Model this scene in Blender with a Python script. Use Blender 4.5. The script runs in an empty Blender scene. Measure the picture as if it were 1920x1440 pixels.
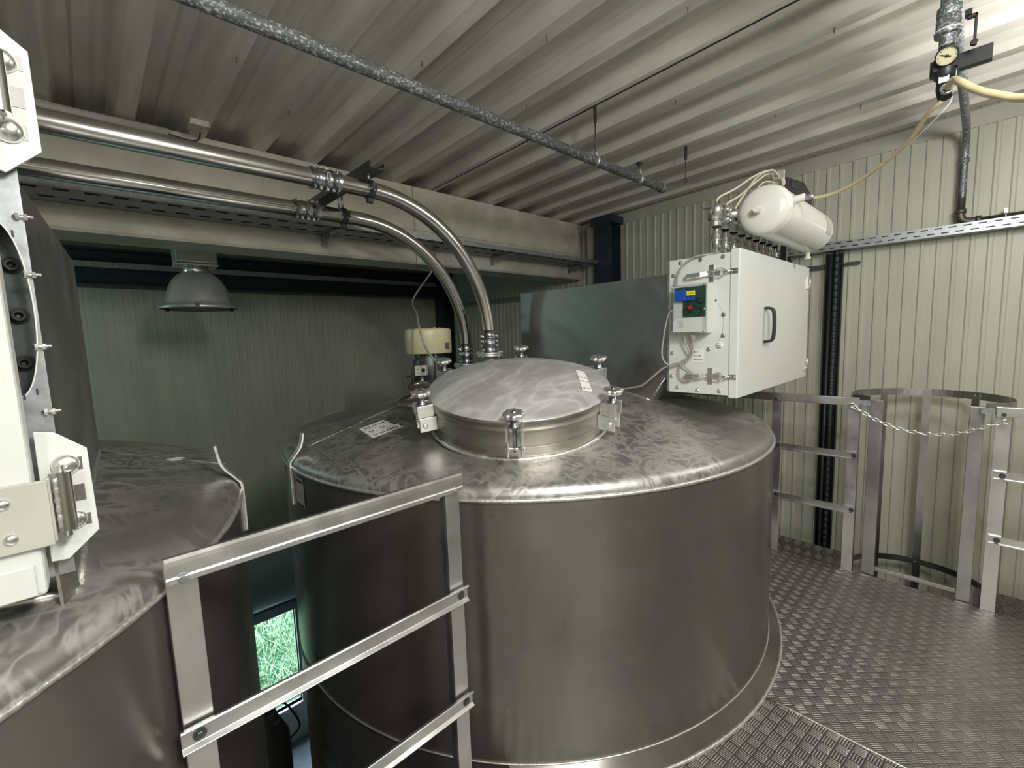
import bpy, math, random
from mathutils import Vector, Matrix, noise
random.seed(7)
C = bpy.context.scene.collection
PI = math.pi

# ------------------------------------------------------------------ camera, world, lights, exposure
H = 1.544
cam_d = bpy.data.cameras.new('camera'); cam = bpy.data.objects.new('camera', cam_d); C.objects.link(cam)
cam_d.sensor_fit = 'HORIZONTAL'; cam_d.sensor_width = 36.0
cam_d.lens = 838.3 / 1920 * 36.0
cam_d.clip_start = 0.02; cam_d.clip_end = 200
yaw, pitch, roll = math.radians(46.438), math.radians(-6.247), math.radians(-1.979)
fw = Vector((math.cos(pitch)*math.cos(yaw), math.cos(pitch)*math.sin(yaw), math.sin(pitch)))
rt = Vector((math.sin(yaw), -math.cos(yaw), 0)); up = rt.cross(fw)
R_ = rt*math.cos(roll) + up*math.sin(roll); U_ = -rt*math.sin(roll) + up*math.cos(roll)
m = Matrix((( R_.x, U_.x, -fw.x, 0), (R_.y, U_.y, -fw.y, 0), (R_.z, U_.z, -fw.z, H), (0, 0, 0, 1)))
cam.matrix_world = m
bpy.context.scene.camera = cam
vs = bpy.context.scene.view_settings
vs.view_transform = 'Standard'; vs.look = 'None'; vs.gamma = 1.0; vs.use_curve_mapping = False
vs.exposure = 0.27

world = bpy.data.worlds.new('sky'); bpy.context.scene.world = world
world.use_nodes = True
bg = world.node_tree.nodes['Background']
bg.inputs[0].default_value = (0.66, 0.84, 1.0, 1); bg.inputs[1].default_value = 7.5

def area(name, loc, target, sx, sy, power, col=(1, 1, 1)):
    d = bpy.data.lights.new(name, 'AREA'); d.shape = 'RECTANGLE'; d.size = sx; d.size_y = sy
    d.energy = power; d.color = col
    o = bpy.data.objects.new(name, d); C.objects.link(o); o.location = loc
    o.rotation_euler = (Vector(target) - Vector(loc)).to_track_quat('-Z', 'Y').to_euler()
    return o
def point(name, loc, power, r=0.08, col=(1, 1, 1)):
    d = bpy.data.lights.new(name, 'POINT'); d.energy = power; d.shadow_soft_size = r; d.color = col
    o = bpy.data.objects.new(name, d); C.objects.link(o); o.location = loc
    return o
WARM = (1.0, 0.985, 0.945)
area('batten_lamp', (0.55, -0.75, 2.66), (0.6, -0.6, 0), 0.22, 1.1, 44, WARM)
point('batten_glow', (0.55, -0.55, 2.36), 44, 0.10, WARM)
point('bay_lamp', (2.75, -0.35, 2.42), 22, 0.10, WARM)
point('rear_fill', (-1.1, -1.2, 2.2), 44, 0.14, WARM)  # added fill light for more bounce, not a known fitting
point('far_bay_fill', (-1.3, 4.6, 1.9), 11, 0.15, (0.62, 1.0, 0.94))  # added teal fill tinting the far bay, whose hanging lamp is off

# ------------------------------------------------------------------ materials
def new_mat(name):
    mt = bpy.data.materials.new(name); mt.use_nodes = True
    nt = mt.node_tree; return mt, nt, nt.nodes, nt.links, nt.nodes['Principled BSDF']
def coords(N, L, scale=(1, 1, 1), rot=(0, 0, 0)):
    tc = N.new('ShaderNodeTexCoord'); mp = N.new('ShaderNodeMapping')
    g = N.new('ShaderNodeNewGeometry')
    L.new(g.outputs['Position'], mp.inputs[0])
    mp.inputs['Scale'].default_value = scale; mp.inputs['Rotation'].default_value = rot
    N.remove(tc)
    return mp.outputs[0]
def ntex(N, L, vec, scale, detail=4, rough=0.55, dist=0.0):
    n = N.new('ShaderNodeTexNoise'); L.new(vec, n.inputs['Vector'])
    n.inputs['Scale'].default_value = scale; n.inputs['Detail'].default_value = detail
    n.inputs['Roughness'].default_value = rough; n.inputs['Distortion'].default_value = dist
    return n.outputs[0]
def ramp(N, L, fac, stops):
    r = N.new('ShaderNodeValToRGB'); L.new(fac, r.inputs[0]); cr = r.color_ramp
    while len(cr.elements) > 1: cr.elements.remove(cr.elements[-1])
    cr.elements[0].position = stops[0][0]; cr.elements[0].color = stops[0][1]
    for p, c in stops[1:]:
        e = cr.elements.new(p); e.color = c
    return r.outputs[0]
def g3(v, a=1): return (v, v, v, a) if not isinstance(v, tuple) else (v[0], v[1], v[2], a)
def mth(N, L, op, a, b=None, c=None):
    n = N.new('ShaderNodeMath'); n.operation = op
    for i, v in enumerate((a, b, c)):
        if v is None: continue
        if isinstance(v, (int, float)): n.inputs[i].default_value = v
        else: L.new(v, n.inputs[i])
    return n.outputs[0]
def bump(N, L, b, h, strength, dist=0.01):
    n = N.new('ShaderNodeBump'); n.inputs['Strength'].default_value = strength
    n.inputs['Distance'].default_value = dist; L.new(h, n.inputs['Height']); L.new(n.outputs[0], b.inputs['Normal'])
    return n
def paint(name, col, rough=0.5, metal=0.0, var=0.12, scale=6, stretch=(1, 1, 1), bmp=0.05, bscale=80, spec=0.5):
    mt, nt, N, L, b = new_mat(name)
    v = coords(N, L, stretch)
    f = ntex(N, L, v, scale, 5, 0.6)
    lo = tuple(c*(1-var) for c in col); hi = tuple(min(1, c*(1+var)) for c in col)
    L.new(ramp(N, L, f, [(0.3, g3(lo)), (0.7, g3(hi))]), b.inputs['Base Color'])
    b.inputs['Roughness'].default_value = rough; b.inputs['Metallic'].default_value = metal
    b.inputs['Specular IOR Level'].default_value = spec
    if bmp: bump(N, L, b, ntex(N, L, coords(N, L), bscale, 3), bmp, 0.002)
    return mt
def steel(name, col, rlo, rhi, scale=5, stretch=(1, 1, 1), dist=1.0, var=0.15, bmp=0.04, bstretch=(1, 1, 1), bscale=60):
    mt, nt, N, L, b = new_mat(name)
    v = coords(N, L, stretch)
    f = ntex(N, L, v, scale, 6, 0.62, dist)
    lo = tuple(c*(1-var) for c in col); hi = tuple(min(1, c*(1+var)) for c in col)
    L.new(ramp(N, L, f, [(0.35, g3(lo)), (0.65, g3(hi))]), b.inputs['Base Color'])
    L.new(ramp(N, L, f, [(0.35, g3(rlo)), (0.7, g3(rhi))]), b.inputs['Roughness'])
    b.inputs['Metallic'].default_value = 1.0
    if bmp: bump(N, L, b, ntex(N, L, coords(N, L, bstretch), bscale, 3), bmp, 0.002)
    return mt

def ridged(N, L, vec, scale, dist, detail=3):
    """thin wandering curved lines: 1 on the line, 0 away from it"""
    f = ntex(N, L, vec, scale, detail, 0.5, dist)
    a = mth(N, L, 'MULTIPLY', mth(N, L, 'ABSOLUTE', mth(N, L, 'SUBTRACT', f, 0.5)), 11.0)
    return mth(N, L, 'MAXIMUM', mth(N, L, 'SUBTRACT', 1.0, a), 0.0)
def smear_steel():
    """welded stainless roof: grey with curved wipe marks in the dust"""
    mt, nt, N, L, b = new_mat('wiped_stainless')
    v = coords(N, L, (1, 1.6, 1), (0, 0, 0.5)); v2 = coords(N, L, (2.0, 1, 1), (0, 0, -0.4))
    r1 = ridged(N, L, v, 6.0, 1.0, 2); r2 = ridged(N, L, v2, 9.0, 1.2, 2)
    patch = ramp(N, L, ntex(N, L, coords(N, L), 2.2, 3), [(0.36, g3(0.15)), (0.52, g3(1.0))])
    f = ntex(N, L, v, 5, 5, 0.6, 1.0)
    k = mth(N, L, 'MULTIPLY', mth(N, L, 'MAXIMUM', r1, r2), patch)
    k = mth(N, L, 'ADD', mth(N, L, 'MULTIPLY', k, 0.55), mth(N, L, 'MULTIPLY', f, 0.45))
    L.new(ramp(N, L, k, [(0.12, g3((0.30, 0.295, 0.28))), (0.32, g3((0.37, 0.365, 0.345))), (0.75, g3((0.54, 0.53, 0.505)))]), b.inputs['Base Color'])
    L.new(ramp(N, L, k, [(0.1, g3(0.36)), (0.7, g3(0.50))]), b.inputs['Roughness'])
    b.inputs['Metallic'].default_value = 0.82
    return mt
def dusty_lid():
    mt, nt, N, L, b = new_mat('dusty_stainless')
    v = coords(N, L, (1, 2.2, 1), (0, 0, 0.85)); v2 = coords(N, L, (1, 1.8, 1), (0, 0, 0.6))
    r1 = ridged(N, L, v, 3.0, 0.8, 2); r2 = ridged(N, L, v2, 6.0, 0.6, 1)
    f = ntex(N, L, coords(N, L), 4, 5, 0.6, 0.6)
    k = mth(N, L, 'ADD', mth(N, L, 'MULTIPLY', mth(N, L, 'ADD', r1, mth(N, L, 'MULTIPLY', r2, 0.5)), 0.25), mth(N, L, 'MULTIPLY', f, 0.6))
    L.new(ramp(N, L, k, [(0.18, g3((0.34, 0.345, 0.34))), (0.40, g3((0.44, 0.445, 0.44))), (0.72, g3((0.62, 0.625, 0.615)))]), b.inputs['Base Color'])
    b.inputs['Roughness'].default_value = 0.6; b.inputs['Metallic'].default_value = 0.4
    return mt
def shell_steel():
    mt, nt, N, L, b = new_mat('rolled_stainless')
    v = coords(N, L, (1, 1, 0.5))
    f = ntex(N, L, v, 2.0, 4, 0.55, 0.4)
    h = ntex(N, L, coords(N, L, (0.25, 0.25, 5)), 2.5, 2, 0.5)
    k = mth(N, L, 'ADD', mth(N, L, 'MULTIPLY', f, 0.85), mth(N, L, 'MULTIPLY', h, 0.15))
    L.new(ramp(N, L, k, [(0.35, g3((0.185, 0.174, 0.158))), (0.65, g3((0.265, 0.252, 0.232)))]), b.inputs['Base Color'])
    L.new(ramp(N, L, k, [(0.35, g3(0.25)), (0.7, g3(0.34))]), b.inputs['Roughness'])
    b.inputs['Metallic'].default_value = 0.80
    tg = N.new('ShaderNodeTangent'); tg.direction_type = 'RADIAL'; tg.axis = 'Z'; L.new(tg.outputs[0], b.inputs['Tangent'])
    b.inputs['Anisotropic'].default_value = 0.75; b.inputs['Anisotropic Rotation'].default_value = 0.25
    bump(N, L, b, ntex(N, L, coords(N, L, (1, 1, 1)), 3, 1), 0.04, 0.01)
    return mt
def tread(name, ang, light, dark, rough, strength, wall=False):
    """five-bar tread plate: groups of five short bars turned by 90 degrees"""
    mt, nt, N, L, b = new_mat(name)
    v = coords(N, L, (1/0.0425, 1/0.0425, 1), (0, 0, ang))
    s = N.new('ShaderNodeSeparateXYZ'); L.new(v, s.inputs[0])
    if wall:
        s0 = N.new('ShaderNodeSeparateXYZ'); L.new(coords(N, L, (1/0.0425,)*3), s0.inputs[0])
        cb = N.new('ShaderNodeCombineXYZ'); L.new(s0.outputs[1], cb.inputs[0]); L.new(s0.outputs[2], cb.inputs[1])
        mp = N.new('ShaderNodeMapping'); mp.inputs['Rotation'].default_value = (0, 0, ang); L.new(cb.outputs[0], mp.inputs[0]); L.new(mp.outputs[0], s.inputs[0])
    fx = mth(N, L, 'FLOOR', s.outputs[0]); fy = mth(N, L, 'FLOOR', s.outputs[1])
    ck = mth(N, L, 'FLOORED_MODULO', mth(N, L, 'ADD', fx, fy), 2.0)
    ux = mth(N, L, 'FRACT', s.outputs[0]); uy = mth(N, L, 'FRACT', s.outputs[1])
    inv = mth(N, L, 'SUBTRACT', 1.0, ck)
    p = mth(N, L, 'ADD', mth(N, L, 'MULTIPLY', ux, ck), mth(N, L, 'MULTIPLY', uy, inv))
    q = mth(N, L, 'ADD', mth(N, L, 'MULTIPLY', uy, ck), mth(N, L, 'MULTIPLY', ux, inv))
    bar = mth(N, L, 'ABSOLUTE', mth(N, L, 'SINE', mth(N, L, 'MULTIPLY', p, 5*PI)))
    endm = mth(N, L, 'MULTIPLY', mth(N, L, 'ABSOLUTE', mth(N, L, 'SUBTRACT', q, 0.5)), 2.0)
    endf = mth(N, L, 'SUBTRACT', 1.0, mth(N, L, 'POWER', endm, 5.0))
    edge = mth(N, L, 'MULTIPLY', mth(N, L, 'ABSOLUTE', mth(N, L, 'SUBTRACT', p, 0.5)), 2.0)
    bar = mth(N, L, 'MULTIPLY', mth(N, L, 'MULTIPLY', bar, endf), mth(N, L, 'SUBTRACT', 1.0, mth(N, L, 'POWER', edge, 14.0)))
    top = mth(N, L, 'MULTIPLY', mth(N, L, 'MAXIMUM', mth(N, L, 'SUBTRACT', bar, 0.22), 0.0), 1.28)
    nz = ntex(N, L, coords(N, L), 5, 4)
    m1 = N.new('ShaderNodeMix'); m1.data_type = 'RGBA'
    L.new(top, m1.inputs[0]); m1.inputs[6].default_value = g3(dark); m1.inputs[7].default_value = g3(light)
    m2 = N.new('ShaderNodeMix'); m2.data_type = 'RGBA'; m2.blend_type = 'MULTIPLY'; m2.inputs[0].default_value = 1
    L.new(m1.outputs[2], m2.inputs[6]); L.new(ramp(N, L, nz, [(0.3, g3(0.78)), (0.7, g3(1.0))]), m2.inputs[7])
    L.new(m2.outputs[2], b.inputs['Base Color'])
    b.inputs['Metallic'].default_value = 0.9; b.inputs['Roughness'].default_value = rough
    bump(N, L, b, top, strength, 0.0028)
    return mt
def slotted(name, col, axis, pitch=0.05, rows=0.03, off=0.0, rot=(0, 0, 0), face='z'):
    """galvanised sheet punched with two staggered rows of slots"""
    mt, nt, N, L, b = new_mat(name)
    s = N.new('ShaderNodeSeparateXYZ'); L.new(coords(N, L), s.inputs[0])
    u = s.outputs[axis]; w = s.outputs[{0: 1, 1: 0}[axis]] if face == 'z' else s.outputs[2]
    r = mth(N, L, 'DIVIDE', mth(N, L, 'ADD', w, off), rows)
    ri = mth(N, L, 'FLOORED_MODULO', mth(N, L, 'FLOOR', r), 2.0)
    rf = mth(N, L, 'FRACT', r)
    uu = mth(N, L, 'FRACT', mth(N, L, 'ADD', mth(N, L, 'DIVIDE', u, pitch), mth(N, L, 'MULTIPLY', ri, 0.5)))
    a = mth(N, L, 'LESS_THAN', mth(N, L, 'ABSOLUTE', mth(N, L, 'SUBTRACT', uu, 0.5)), 0.27)
    c = mth(N, L, 'LESS_THAN', mth(N, L, 'ABSOLUTE', mth(N, L, 'SUBTRACT', rf, 0.5)), 0.13)
    hole = mth(N, L, 'MULTIPLY', a, c)
    f = ntex(N, L, coords(N, L), 30, 4)
    L.new(ramp(N, L, f, [(0.3, g3(tuple(x*0.8 for x in col))), (0.7, g3(col))]), b.inputs['Base Color'])
    b.inputs['Metallic'].default_value = 0.9; b.inputs['Roughness'].default_value = 0.42
    L.new(mth(N, L, 'SUBTRACT', 1.0, hole), b.inputs['Alpha'])
    return mt
def glassy(name, col, alpha_mix=0.75):
    mt, nt, N, L, b = new_mat(name)
    t = N.new('ShaderNodeBsdfTransparent'); g = N.new('ShaderNodeBsdfGlossy'); mx = N.new('ShaderNodeMixShader')
    t.inputs[0].default_value = g3(col); g.inputs['Roughness'].default_value = 0.08
    mx.inputs[0].default_value = 0.06; L.new(t.outputs[0], mx.inputs[1]); L.new(g.outputs[0], mx.inputs[2])
    L.new(mx.outputs[0], N['Material Output'].inputs[0])
    return mt
def speckled(name, base, light):
    mt, nt, N, L, b = new_mat(name)
    f = ntex(N, L, coords(N, L, (0.7, 1, 1)), 130, 3, 0.6); f2 = ntex(N, L, coords(N, L), 9, 3)
    L.new(ramp(N, L, mth(N, L, 'ADD', f, mth(N, L, 'MULTIPLY', f2, 0.25)), [(0.5, g3(tuple(c*0.75 for c in base))), (0.68, g3(base)), (0.75, g3(light))]), b.inputs['Base Color'])
    b.inputs['Metallic'].default_value = 0.5; b.inputs['Roughness'].default_value = 0.5
    return mt
def weld_mat():
    mt, nt, N, L, b = new_mat('weld_bead')
    f = ntex(N, L, coords(N, L), 90, 3)
    L.new(ramp(N, L, f, [(0.3, g3((0.5, 0.49, 0.45))), (0.7, g3((0.82, 0.81, 0.77)))]), b.inputs['Base Color'])
    b.inputs['Metallic'].default_value = 0.85; b.inputs['Roughness'].default_value = 0.4
    bump(N, L, b, f, 0.4, 0.004)
    return mt
def grass_mat():
    mt, nt, N, L, b = new_mat('grass')
    f = ntex(N, L, coords(N, L), 30, 3)
    L.new(ramp(N, L, f, [(0.35, g3((0.12, 0.30, 0.17))), (0.5, g3((0.40, 0.58, 0.36))), (0.62, g3((0.85, 0.90, 0.60)))]), b.inputs['Base Color'])
    b.inputs['Roughness'].default_value = 0.7
    return mt

M = dict(
    shell=shell_steel(), roof=smear_steel(), lid=dusty_lid(), weld=weld_mat(),
    collar=steel('collar_stainless', (0.50, 0.47, 0.42), 0.26, 0.42, 3, (1, 1, 6), 0.5),
    plate=steel('plate_stainless', (0.36, 0.355, 0.345), 0.38, 0.52, 2.5, (1, 1, 1), 1.0, 0.14),
    cast=steel('cast_stainless', (0.80, 0.80, 0.78), 0.38, 0.52, 30, (1, 1, 1), 0, 0.1),
    chrome=steel('bright_zinc', (0.90, 0.90, 0.88), 0.22, 0.34, 20, (1, 1, 1), 0, 0.08, 0),
    pipe=steel('tube_stainless', (0.62, 0.61, 0.585), 0.17, 0.27, 3, (1, 1, 1), 0, 0.10, 0),
    coupling=steel('coupling_steel', (0.34, 0.35, 0.36), 0.22, 0.35, 10, (1, 1, 1), 0, 0.1, 0),
    alu=steel('mill_aluminium', (0.72, 0.72, 0.71), 0.30, 0.44, 6, (1, 1, 1), 0.5, 0.10, 0.03),
    shadealu=steel('shaded_aluminium', (0.47, 0.47, 0.46), 0.32, 0.46, 6, (1, 1, 1), 0.5, 0.12, 0.03),  # same aluminium as the rails, dark reflections put into its colour
    zinc=paint('galvanised', (0.40, 0.42, 0.43), 0.42, 0.8, 0.25, 40, (1, 1, 1), 0.06, 60),
    oldzinc=speckled('weathered_galvanised', (0.19, 0.21, 0.215), (0.60, 0.62, 0.62)),
    dark=paint('dark_steel', (0.045, 0.055, 0.065), 0.45, 0.3, 0.2, 10),
    bracket=paint('dull_bracket_steel', (0.10, 0.115, 0.11), 0.4, 0.7, 0.25, 12),
    black=paint('black_plastic', (0.018, 0.019, 0.021), 0.42, 0, 0.2, 20),
    white=paint('grey_white_enamel', (0.67, 0.69, 0.655), 0.36, 0, 0.03, 3, (1, 1, 1), 0.02, 120),
    cream=paint('cream_enamel', (0.66, 0.62, 0.40), 0.32, 0, 0.05, 4),
    whitep=paint('white_enamel', (0.76, 0.765, 0.70), 0.22, 0, 0.05, 8),
    wall=paint('panel_paint', (0.50, 0.51, 0.42), 0.46, 0, 0.10, 4, (1, 1, 0.25), 0.04, 40),
    trim=paint('trim_paint', (0.46, 0.46, 0.40), 0.5, 0, 0.1, 5),
    concrete=paint('raw_concrete', (0.60, 0.575, 0.485), 0.85, 0, 0.16, 5, (1, 1, 1), 0.3, 35, 0.2),
    ceil=paint('roof_sheet', (0.66, 0.63, 0.575), 0.55, 0.1, 0.28, 3.0, (2.2, 0.25, 1), 0.06, 40, 0.3),
    floor=paint('concrete_floor', (0.30, 0.34, 0.38), 0.5, 0, 0.3, 3),
    shutter=paint('shutter_paint', (0.36, 0.43, 0.46), 0.4, 0, 0.06, 5),
    blue=paint('blue_black_steel', (0.028, 0.038, 0.055), 0.5, 0.1, 0.2, 8),
    hose=paint('yellowed_hose', (0.68, 0.56, 0.34), 0.25, 0, 0.1, 20, (1, 1, 1), 0),
    tube=paint('cream_tube', (0.60, 0.60, 0.45), 0.35, 0, 0.08, 20, (1, 1, 1), 0),
    cable=paint('grey_cable', (0.36, 0.35, 0.32), 0.45, 0, 0.05, 20, (1, 1, 1), 0),
    cblack=paint('dark_cable', (0.03, 0.035, 0.04), 0.45, 0, 0.05, 20, (1, 1, 1), 0),
    conduit=paint('grey_conduit', (0.50, 0.49, 0.45), 0.4, 0, 0.1, 20),
    jbox=paint('dirty_white_plastic', (0.50, 0.48, 0.42), 0.5, 0, 0.25, 20),
    brown=paint('brown_iron', (0.12, 0.105, 0.085), 0.42, 0.6, 0.25, 20),
    paper=paint('paper', (0.80, 0.79, 0.76), 0.6, 0, 0.03, 20, (1, 1, 1), 0),
    ink=paint('ink', (0.04, 0.04, 0.05), 0.6, 0, 0.05, 20, (1, 1, 1), 0),
    yellow=paint('yellow_sticker', (0.85, 0.68, 0.02), 0.5, 0, 0.02, 20, (1, 1, 1), 0),
    cyan=paint('blue_transformer', (0.01, 0.10, 0.50), 0.35, 0, 0.1, 20, (1, 1, 1), 0),
    red=paint('red_display', (0.55, 0.03, 0.03), 0.35, 0, 0.1, 20, (1, 1, 1), 0),
    pcb=paint('circuit_board', (0.02, 0.07, 0.045), 0.5, 0, 0.6, 120, (1, 1, 1), 0),
    olive=paint('olive_board', (0.20, 0.20, 0.13), 0.6, 0, 0.2, 5),
    lampg=paint('lamp_aluminium', (0.55, 0.56, 0.54), 0.36, 0.55, 0.12, 10),
    glass=glassy('clear_cover', (0.965, 0.975, 0.975)), lens=glassy('lamp_glass', (0.75, 0.78, 0.76)),
    grass=grass_mat(), soil=paint('turf', (0.10, 0.24, 0.12), 0.8, 0, 0.4, 8),
    treadB=tread('tread_plate_worn', PI/4, (0.60, 0.59, 0.56), (0.27, 0.266, 0.25), 0.40, 0.7),
    treadA=tread('tread_plate_bright', 0.12, (0.85, 0.84, 0.81), (0.20, 0.197, 0.19), 0.30, 1.0),
    treadK=tread('tread_plate_kick', PI/4, (0.22, 0.21, 0.195), (0.12, 0.115, 0.105), 0.45, 0.6, True),
    slotY=slotted('slotted_tray_wall', (0.50, 0.53, 0.55), 1, 0.065, 0.045, 0.01),
    slotX=slotted('slotted_tray_beam', (0.30, 0.33, 0.34), 0, 0.10, 0.145, 0.03),
    slotV=slotted('slotted_tray_side', (0.50, 0.53, 0.55), 1, 0.065, 0.030, -0.004, face='v'),
)

# ------------------------------------------------------------------ mesh helpers
class MB:
    def __init__(s): s.v = []; s.f = []; s.sm = []
    def add(s, vs_, fs, smooth=False):
        n = len(s.v); s.v += [Vector(p) for p in vs_]; s.f += [tuple(i+n for i in f) for f in fs]; s.sm += [smooth]*len(fs)
        return s
    def box(s, x0, x1, y0, y1, z0, z1, Mx=None):
        p = [Vector((x, y, z)) for x in (x0, x1) for y in (y0, y1) for z in (z0, z1)]
        if Mx: p = [Mx @ q for q in p]
        return s.add(p, [(0, 1, 3, 2), (4, 6, 7, 5), (0, 4, 5, 1), (2, 3, 7, 6), (0, 2, 6, 4), (1, 5, 7, 3)])
    def prism(s, pts, ext):
        n = len(pts); e = Vector(ext); a = [Vector(p) for p in pts]; b = [p+e for p in a]
        return s.add(a+b, [tuple(range(n))[::-1], tuple(range(n, 2*n))] + [(i, (i+1) % n, n+(i+1) % n, n+i) for i in range(n)])
    def tube(s, path, r, seg=12, closed=False, caps=True, smooth=True):
        P = [Vector(p) for p in path]; n = len(P); rings = []
        rr = r if isinstance(r, (list, tuple)) else [r]*n
        t0 = (P[1]-P[0]).normalized(); ref = Vector((0, 0, 1)) if abs(t0.z) < 0.9 else Vector((1, 0, 0))
        nn = t0.cross(ref).normalized()
        vs_ = []
        for i in range(n):
            if closed: t = (P[(i+1) % n]-P[i-1]).normalized()
            elif i == 0: t = t0
            elif i == n-1: t = (P[i]-P[i-1]).normalized()
            else: t = (P[i+1]-P[i-1]).normalized()
            nn = (nn - t*nn.dot(t)).normalized(); bb = t.cross(nn)
            for k in range(seg):
                a = 2*PI*k/seg; vs_.append(P[i] + (nn*math.cos(a)+bb*math.sin(a))*rr[i])
        fs = []
        for i in range(n if closed else n-1):
            j = (i+1) % n
            for k in range(seg): fs.append((i*seg+k, i*seg+(k+1) % seg, j*seg+(k+1) % seg, j*seg+k))
        s.add(vs_, fs, smooth)
        if caps and not closed:
            b = len(s.v)-len(vs_)
            s.f += [tuple(b+k for k in range(seg))[::-1], tuple(b+(n-1)*seg+k for k in range(seg))]; s.sm += [False, False]
        return s
    def cyl(s, a, b, r, seg=20, smooth=True): return s.tube([a, b], r, seg, smooth=smooth)
    def lathe(s, prof, o=(0, 0, 0), ax=(0, 0, 1), seg=48, smooth=True, a0=0, a1=2*PI, sharp=()):
        ax = Vector(ax).normalized(); o = Vector(o)
        ref = Vector((1, 0, 0)) if abs(ax.x) < 0.9 else Vector((0, 1, 0))
        u = (ref-ax*ref.dot(ax)).normalized(); w = ax.cross(u)
        full = abs(a1-a0-2*PI) < 1e-6; cnt = seg if full else seg+1
        # duplicate rings at sharp corners so shading stays crisp
        runs = [[]]
        for i, p in enumerate(prof):
            runs[-1].append(p)
            if i in sharp: runs.append([p])
        for run in runs:
            if len(run) < 2: continue
            vs_ = []
            for (r, h) in run:
                for k in range(cnt):
                    a = a0+(a1-a0)*k/seg; vs_.append(o+ax*h+(u*math.cos(a)+w*math.sin(a))*max(r, 1e-5))
            fs = []
            for i in range(len(run)-1):
                for k in range(seg if full else seg):
                    k2 = (k+1) % cnt if full else k+1
                    fs.append((i*cnt+k, i*cnt+k2, (i+1)*cnt+k2, (i+1)*cnt+k))
            s.add(vs_, fs, smooth)
        return s
    def ring(s, c, r, tr, seg=96, tseg=8, ax=(0, 0, 1), bumpy=0.0):
        ax = Vector(ax).normalized(); c = Vector(c); ref = Vector((1, 0, 0)) if abs(ax.x) < 0.9 else Vector((0, 1, 0))
        u = (ref-ax*ref.dot(ax)).normalized(); w = ax.cross(u)
        P = []; rr = []
        for k in range(seg):
            a = 2*PI*k/seg; P.append(c+(u*math.cos(a)+w*math.sin(a))*r); rr.append(tr*(1+random.uniform(-bumpy, bumpy)))
        return s.tube(P, rr, tseg, closed=True)
    def grid(s, fn, nu, nv, smooth=False):
        vs_ = [fn(i, j) for i in range(nu+1) for j in range(nv+1)]
        fs = [(i*(nv+1)+j, (i+1)*(nv+1)+j, (i+1)*(nv+1)+j+1, i*(nv+1)+j+1) for i in range(nu) for j in range(nv)]
        return s.add(vs_, fs, smooth)

OFF = {}
def obj(name, mb, mat, parent=None, base=None, label=None, bevel=0, loc=None, recalc=False):
    """link a mesh builder as ONE mesh object; vertices are given in world space"""
    me = bpy.data.meshes.new(name)
    if parent is not None: off = OFF[parent.name]
    else: off = Vector(base) if base is not None else Vector((0, 0, 0))
    me.from_pydata([tuple(v-off) for v in mb.v], [], mb.f); me.update()
    for p, sm in zip(me.polygons, mb.sm): p.use_smooth = sm
    me.materials.append(M[mat] if isinstance(mat, str) else mat)
    o = bpy.data.objects.new(name, me); C.objects.link(o)
    if parent is not None: o.parent = parent
    else: o.location = off
    OFF[o.name] = off
    if label: o['label'] = label
    if bevel:
        bv = o.modifiers.new('bevel', 'BEVEL'); bv.width = bevel; bv.segments = 2; bv.limit_method = 'ANGLE'; bv.angle_limit = math.radians(50)
    return o
def thing(name, label, cat, base, group=None):
    o = bpy.data.objects.new(name, None); C.objects.link(o); o.location = base; o.empty_display_size = 0.05
    o['label'] = label; o['category'] = cat
    if group: o['group'] = group
    OFF[o.name] = Vector(base); return o
def tag(o, label, cat, group=None):
    o['label'] = label; o['category'] = cat
    if group: o['group'] = group
    return o
def struct(name, mb, mat, base=(0, 0, 0), label=None):
    o = obj(name, mb, mat, None, base); o['kind'] = 'structure'
    if label: o['label'] = label
    return o
def smoothpath(pts, n=8):
    P = [Vector(p) for p in pts]; out = []
    for i in range(len(P)-1):
        p0 = P[max(i-1, 0)]; p1 = P[i]; p2 = P[i+1]; p3 = P[min(i+2, len(P)-1)]
        for k in range(n):
            t = k/n
            out.append(0.5*((2*p1)+(p2-p0)*t+(2*p0-5*p1+4*p2-p3)*t*t+(3*p1-p0-3*p2+p3)*t**3))
    out.append(P[-1]); return out
def text_mb(txt, size, origin, ux, uy, ext=0.0005, sx=1.0):
    """lettering as a mesh: ux reading direction, uy letter-up direction"""
    cu = bpy.data.curves.new('t', 'FONT'); cu.body = txt; cu.size = size; cu.extrude = ext
    to = bpy.data.objects.new('t', cu); C.objects.link(to)
    bpy.context.view_layer.update()
    me = bpy.data.meshes.new_from_object(to.evaluated_get(bpy.context.evaluated_depsgraph_get()))
    ux = Vector(ux).normalized(); uy = Vector(uy).normalized(); un = ux.cross(uy)
    b = MB(); b.add([Vector(origin)+ux*v.co.x*sx+uy*v.co.y+un*(v.co.z+ext) for v in me.vertices], [tuple(p.vertices) for p in me.polygons])
    bpy.data.objects.remove(to); bpy.data.curves.remove(cu); bpy.data.meshes.remove(me)
    return b
def hexa(mb, c, ax, r, h):
    """hexagon bolt head standing at c along ax"""
    ax = Vector(ax).normalized(); c = Vector(c)
    mb.lathe([(0, 0), (r, 0), (r, h*0.85), (r*0.88, h), (0, h)], c, ax, 6, False)
    return mb
def bolt_mb(c, ax, r=0.006, h=0.005, washer=True):
    b = MB()
    if washer: b.lathe([(0, 0), (r*1.6, 0), (r*1.6, 0.0015), (0, 0.0015)], c, ax, 20, False)
    hexa(b, Vector(c)+Vector(ax).normalized()*0.0015, ax, r, h); return b

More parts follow.
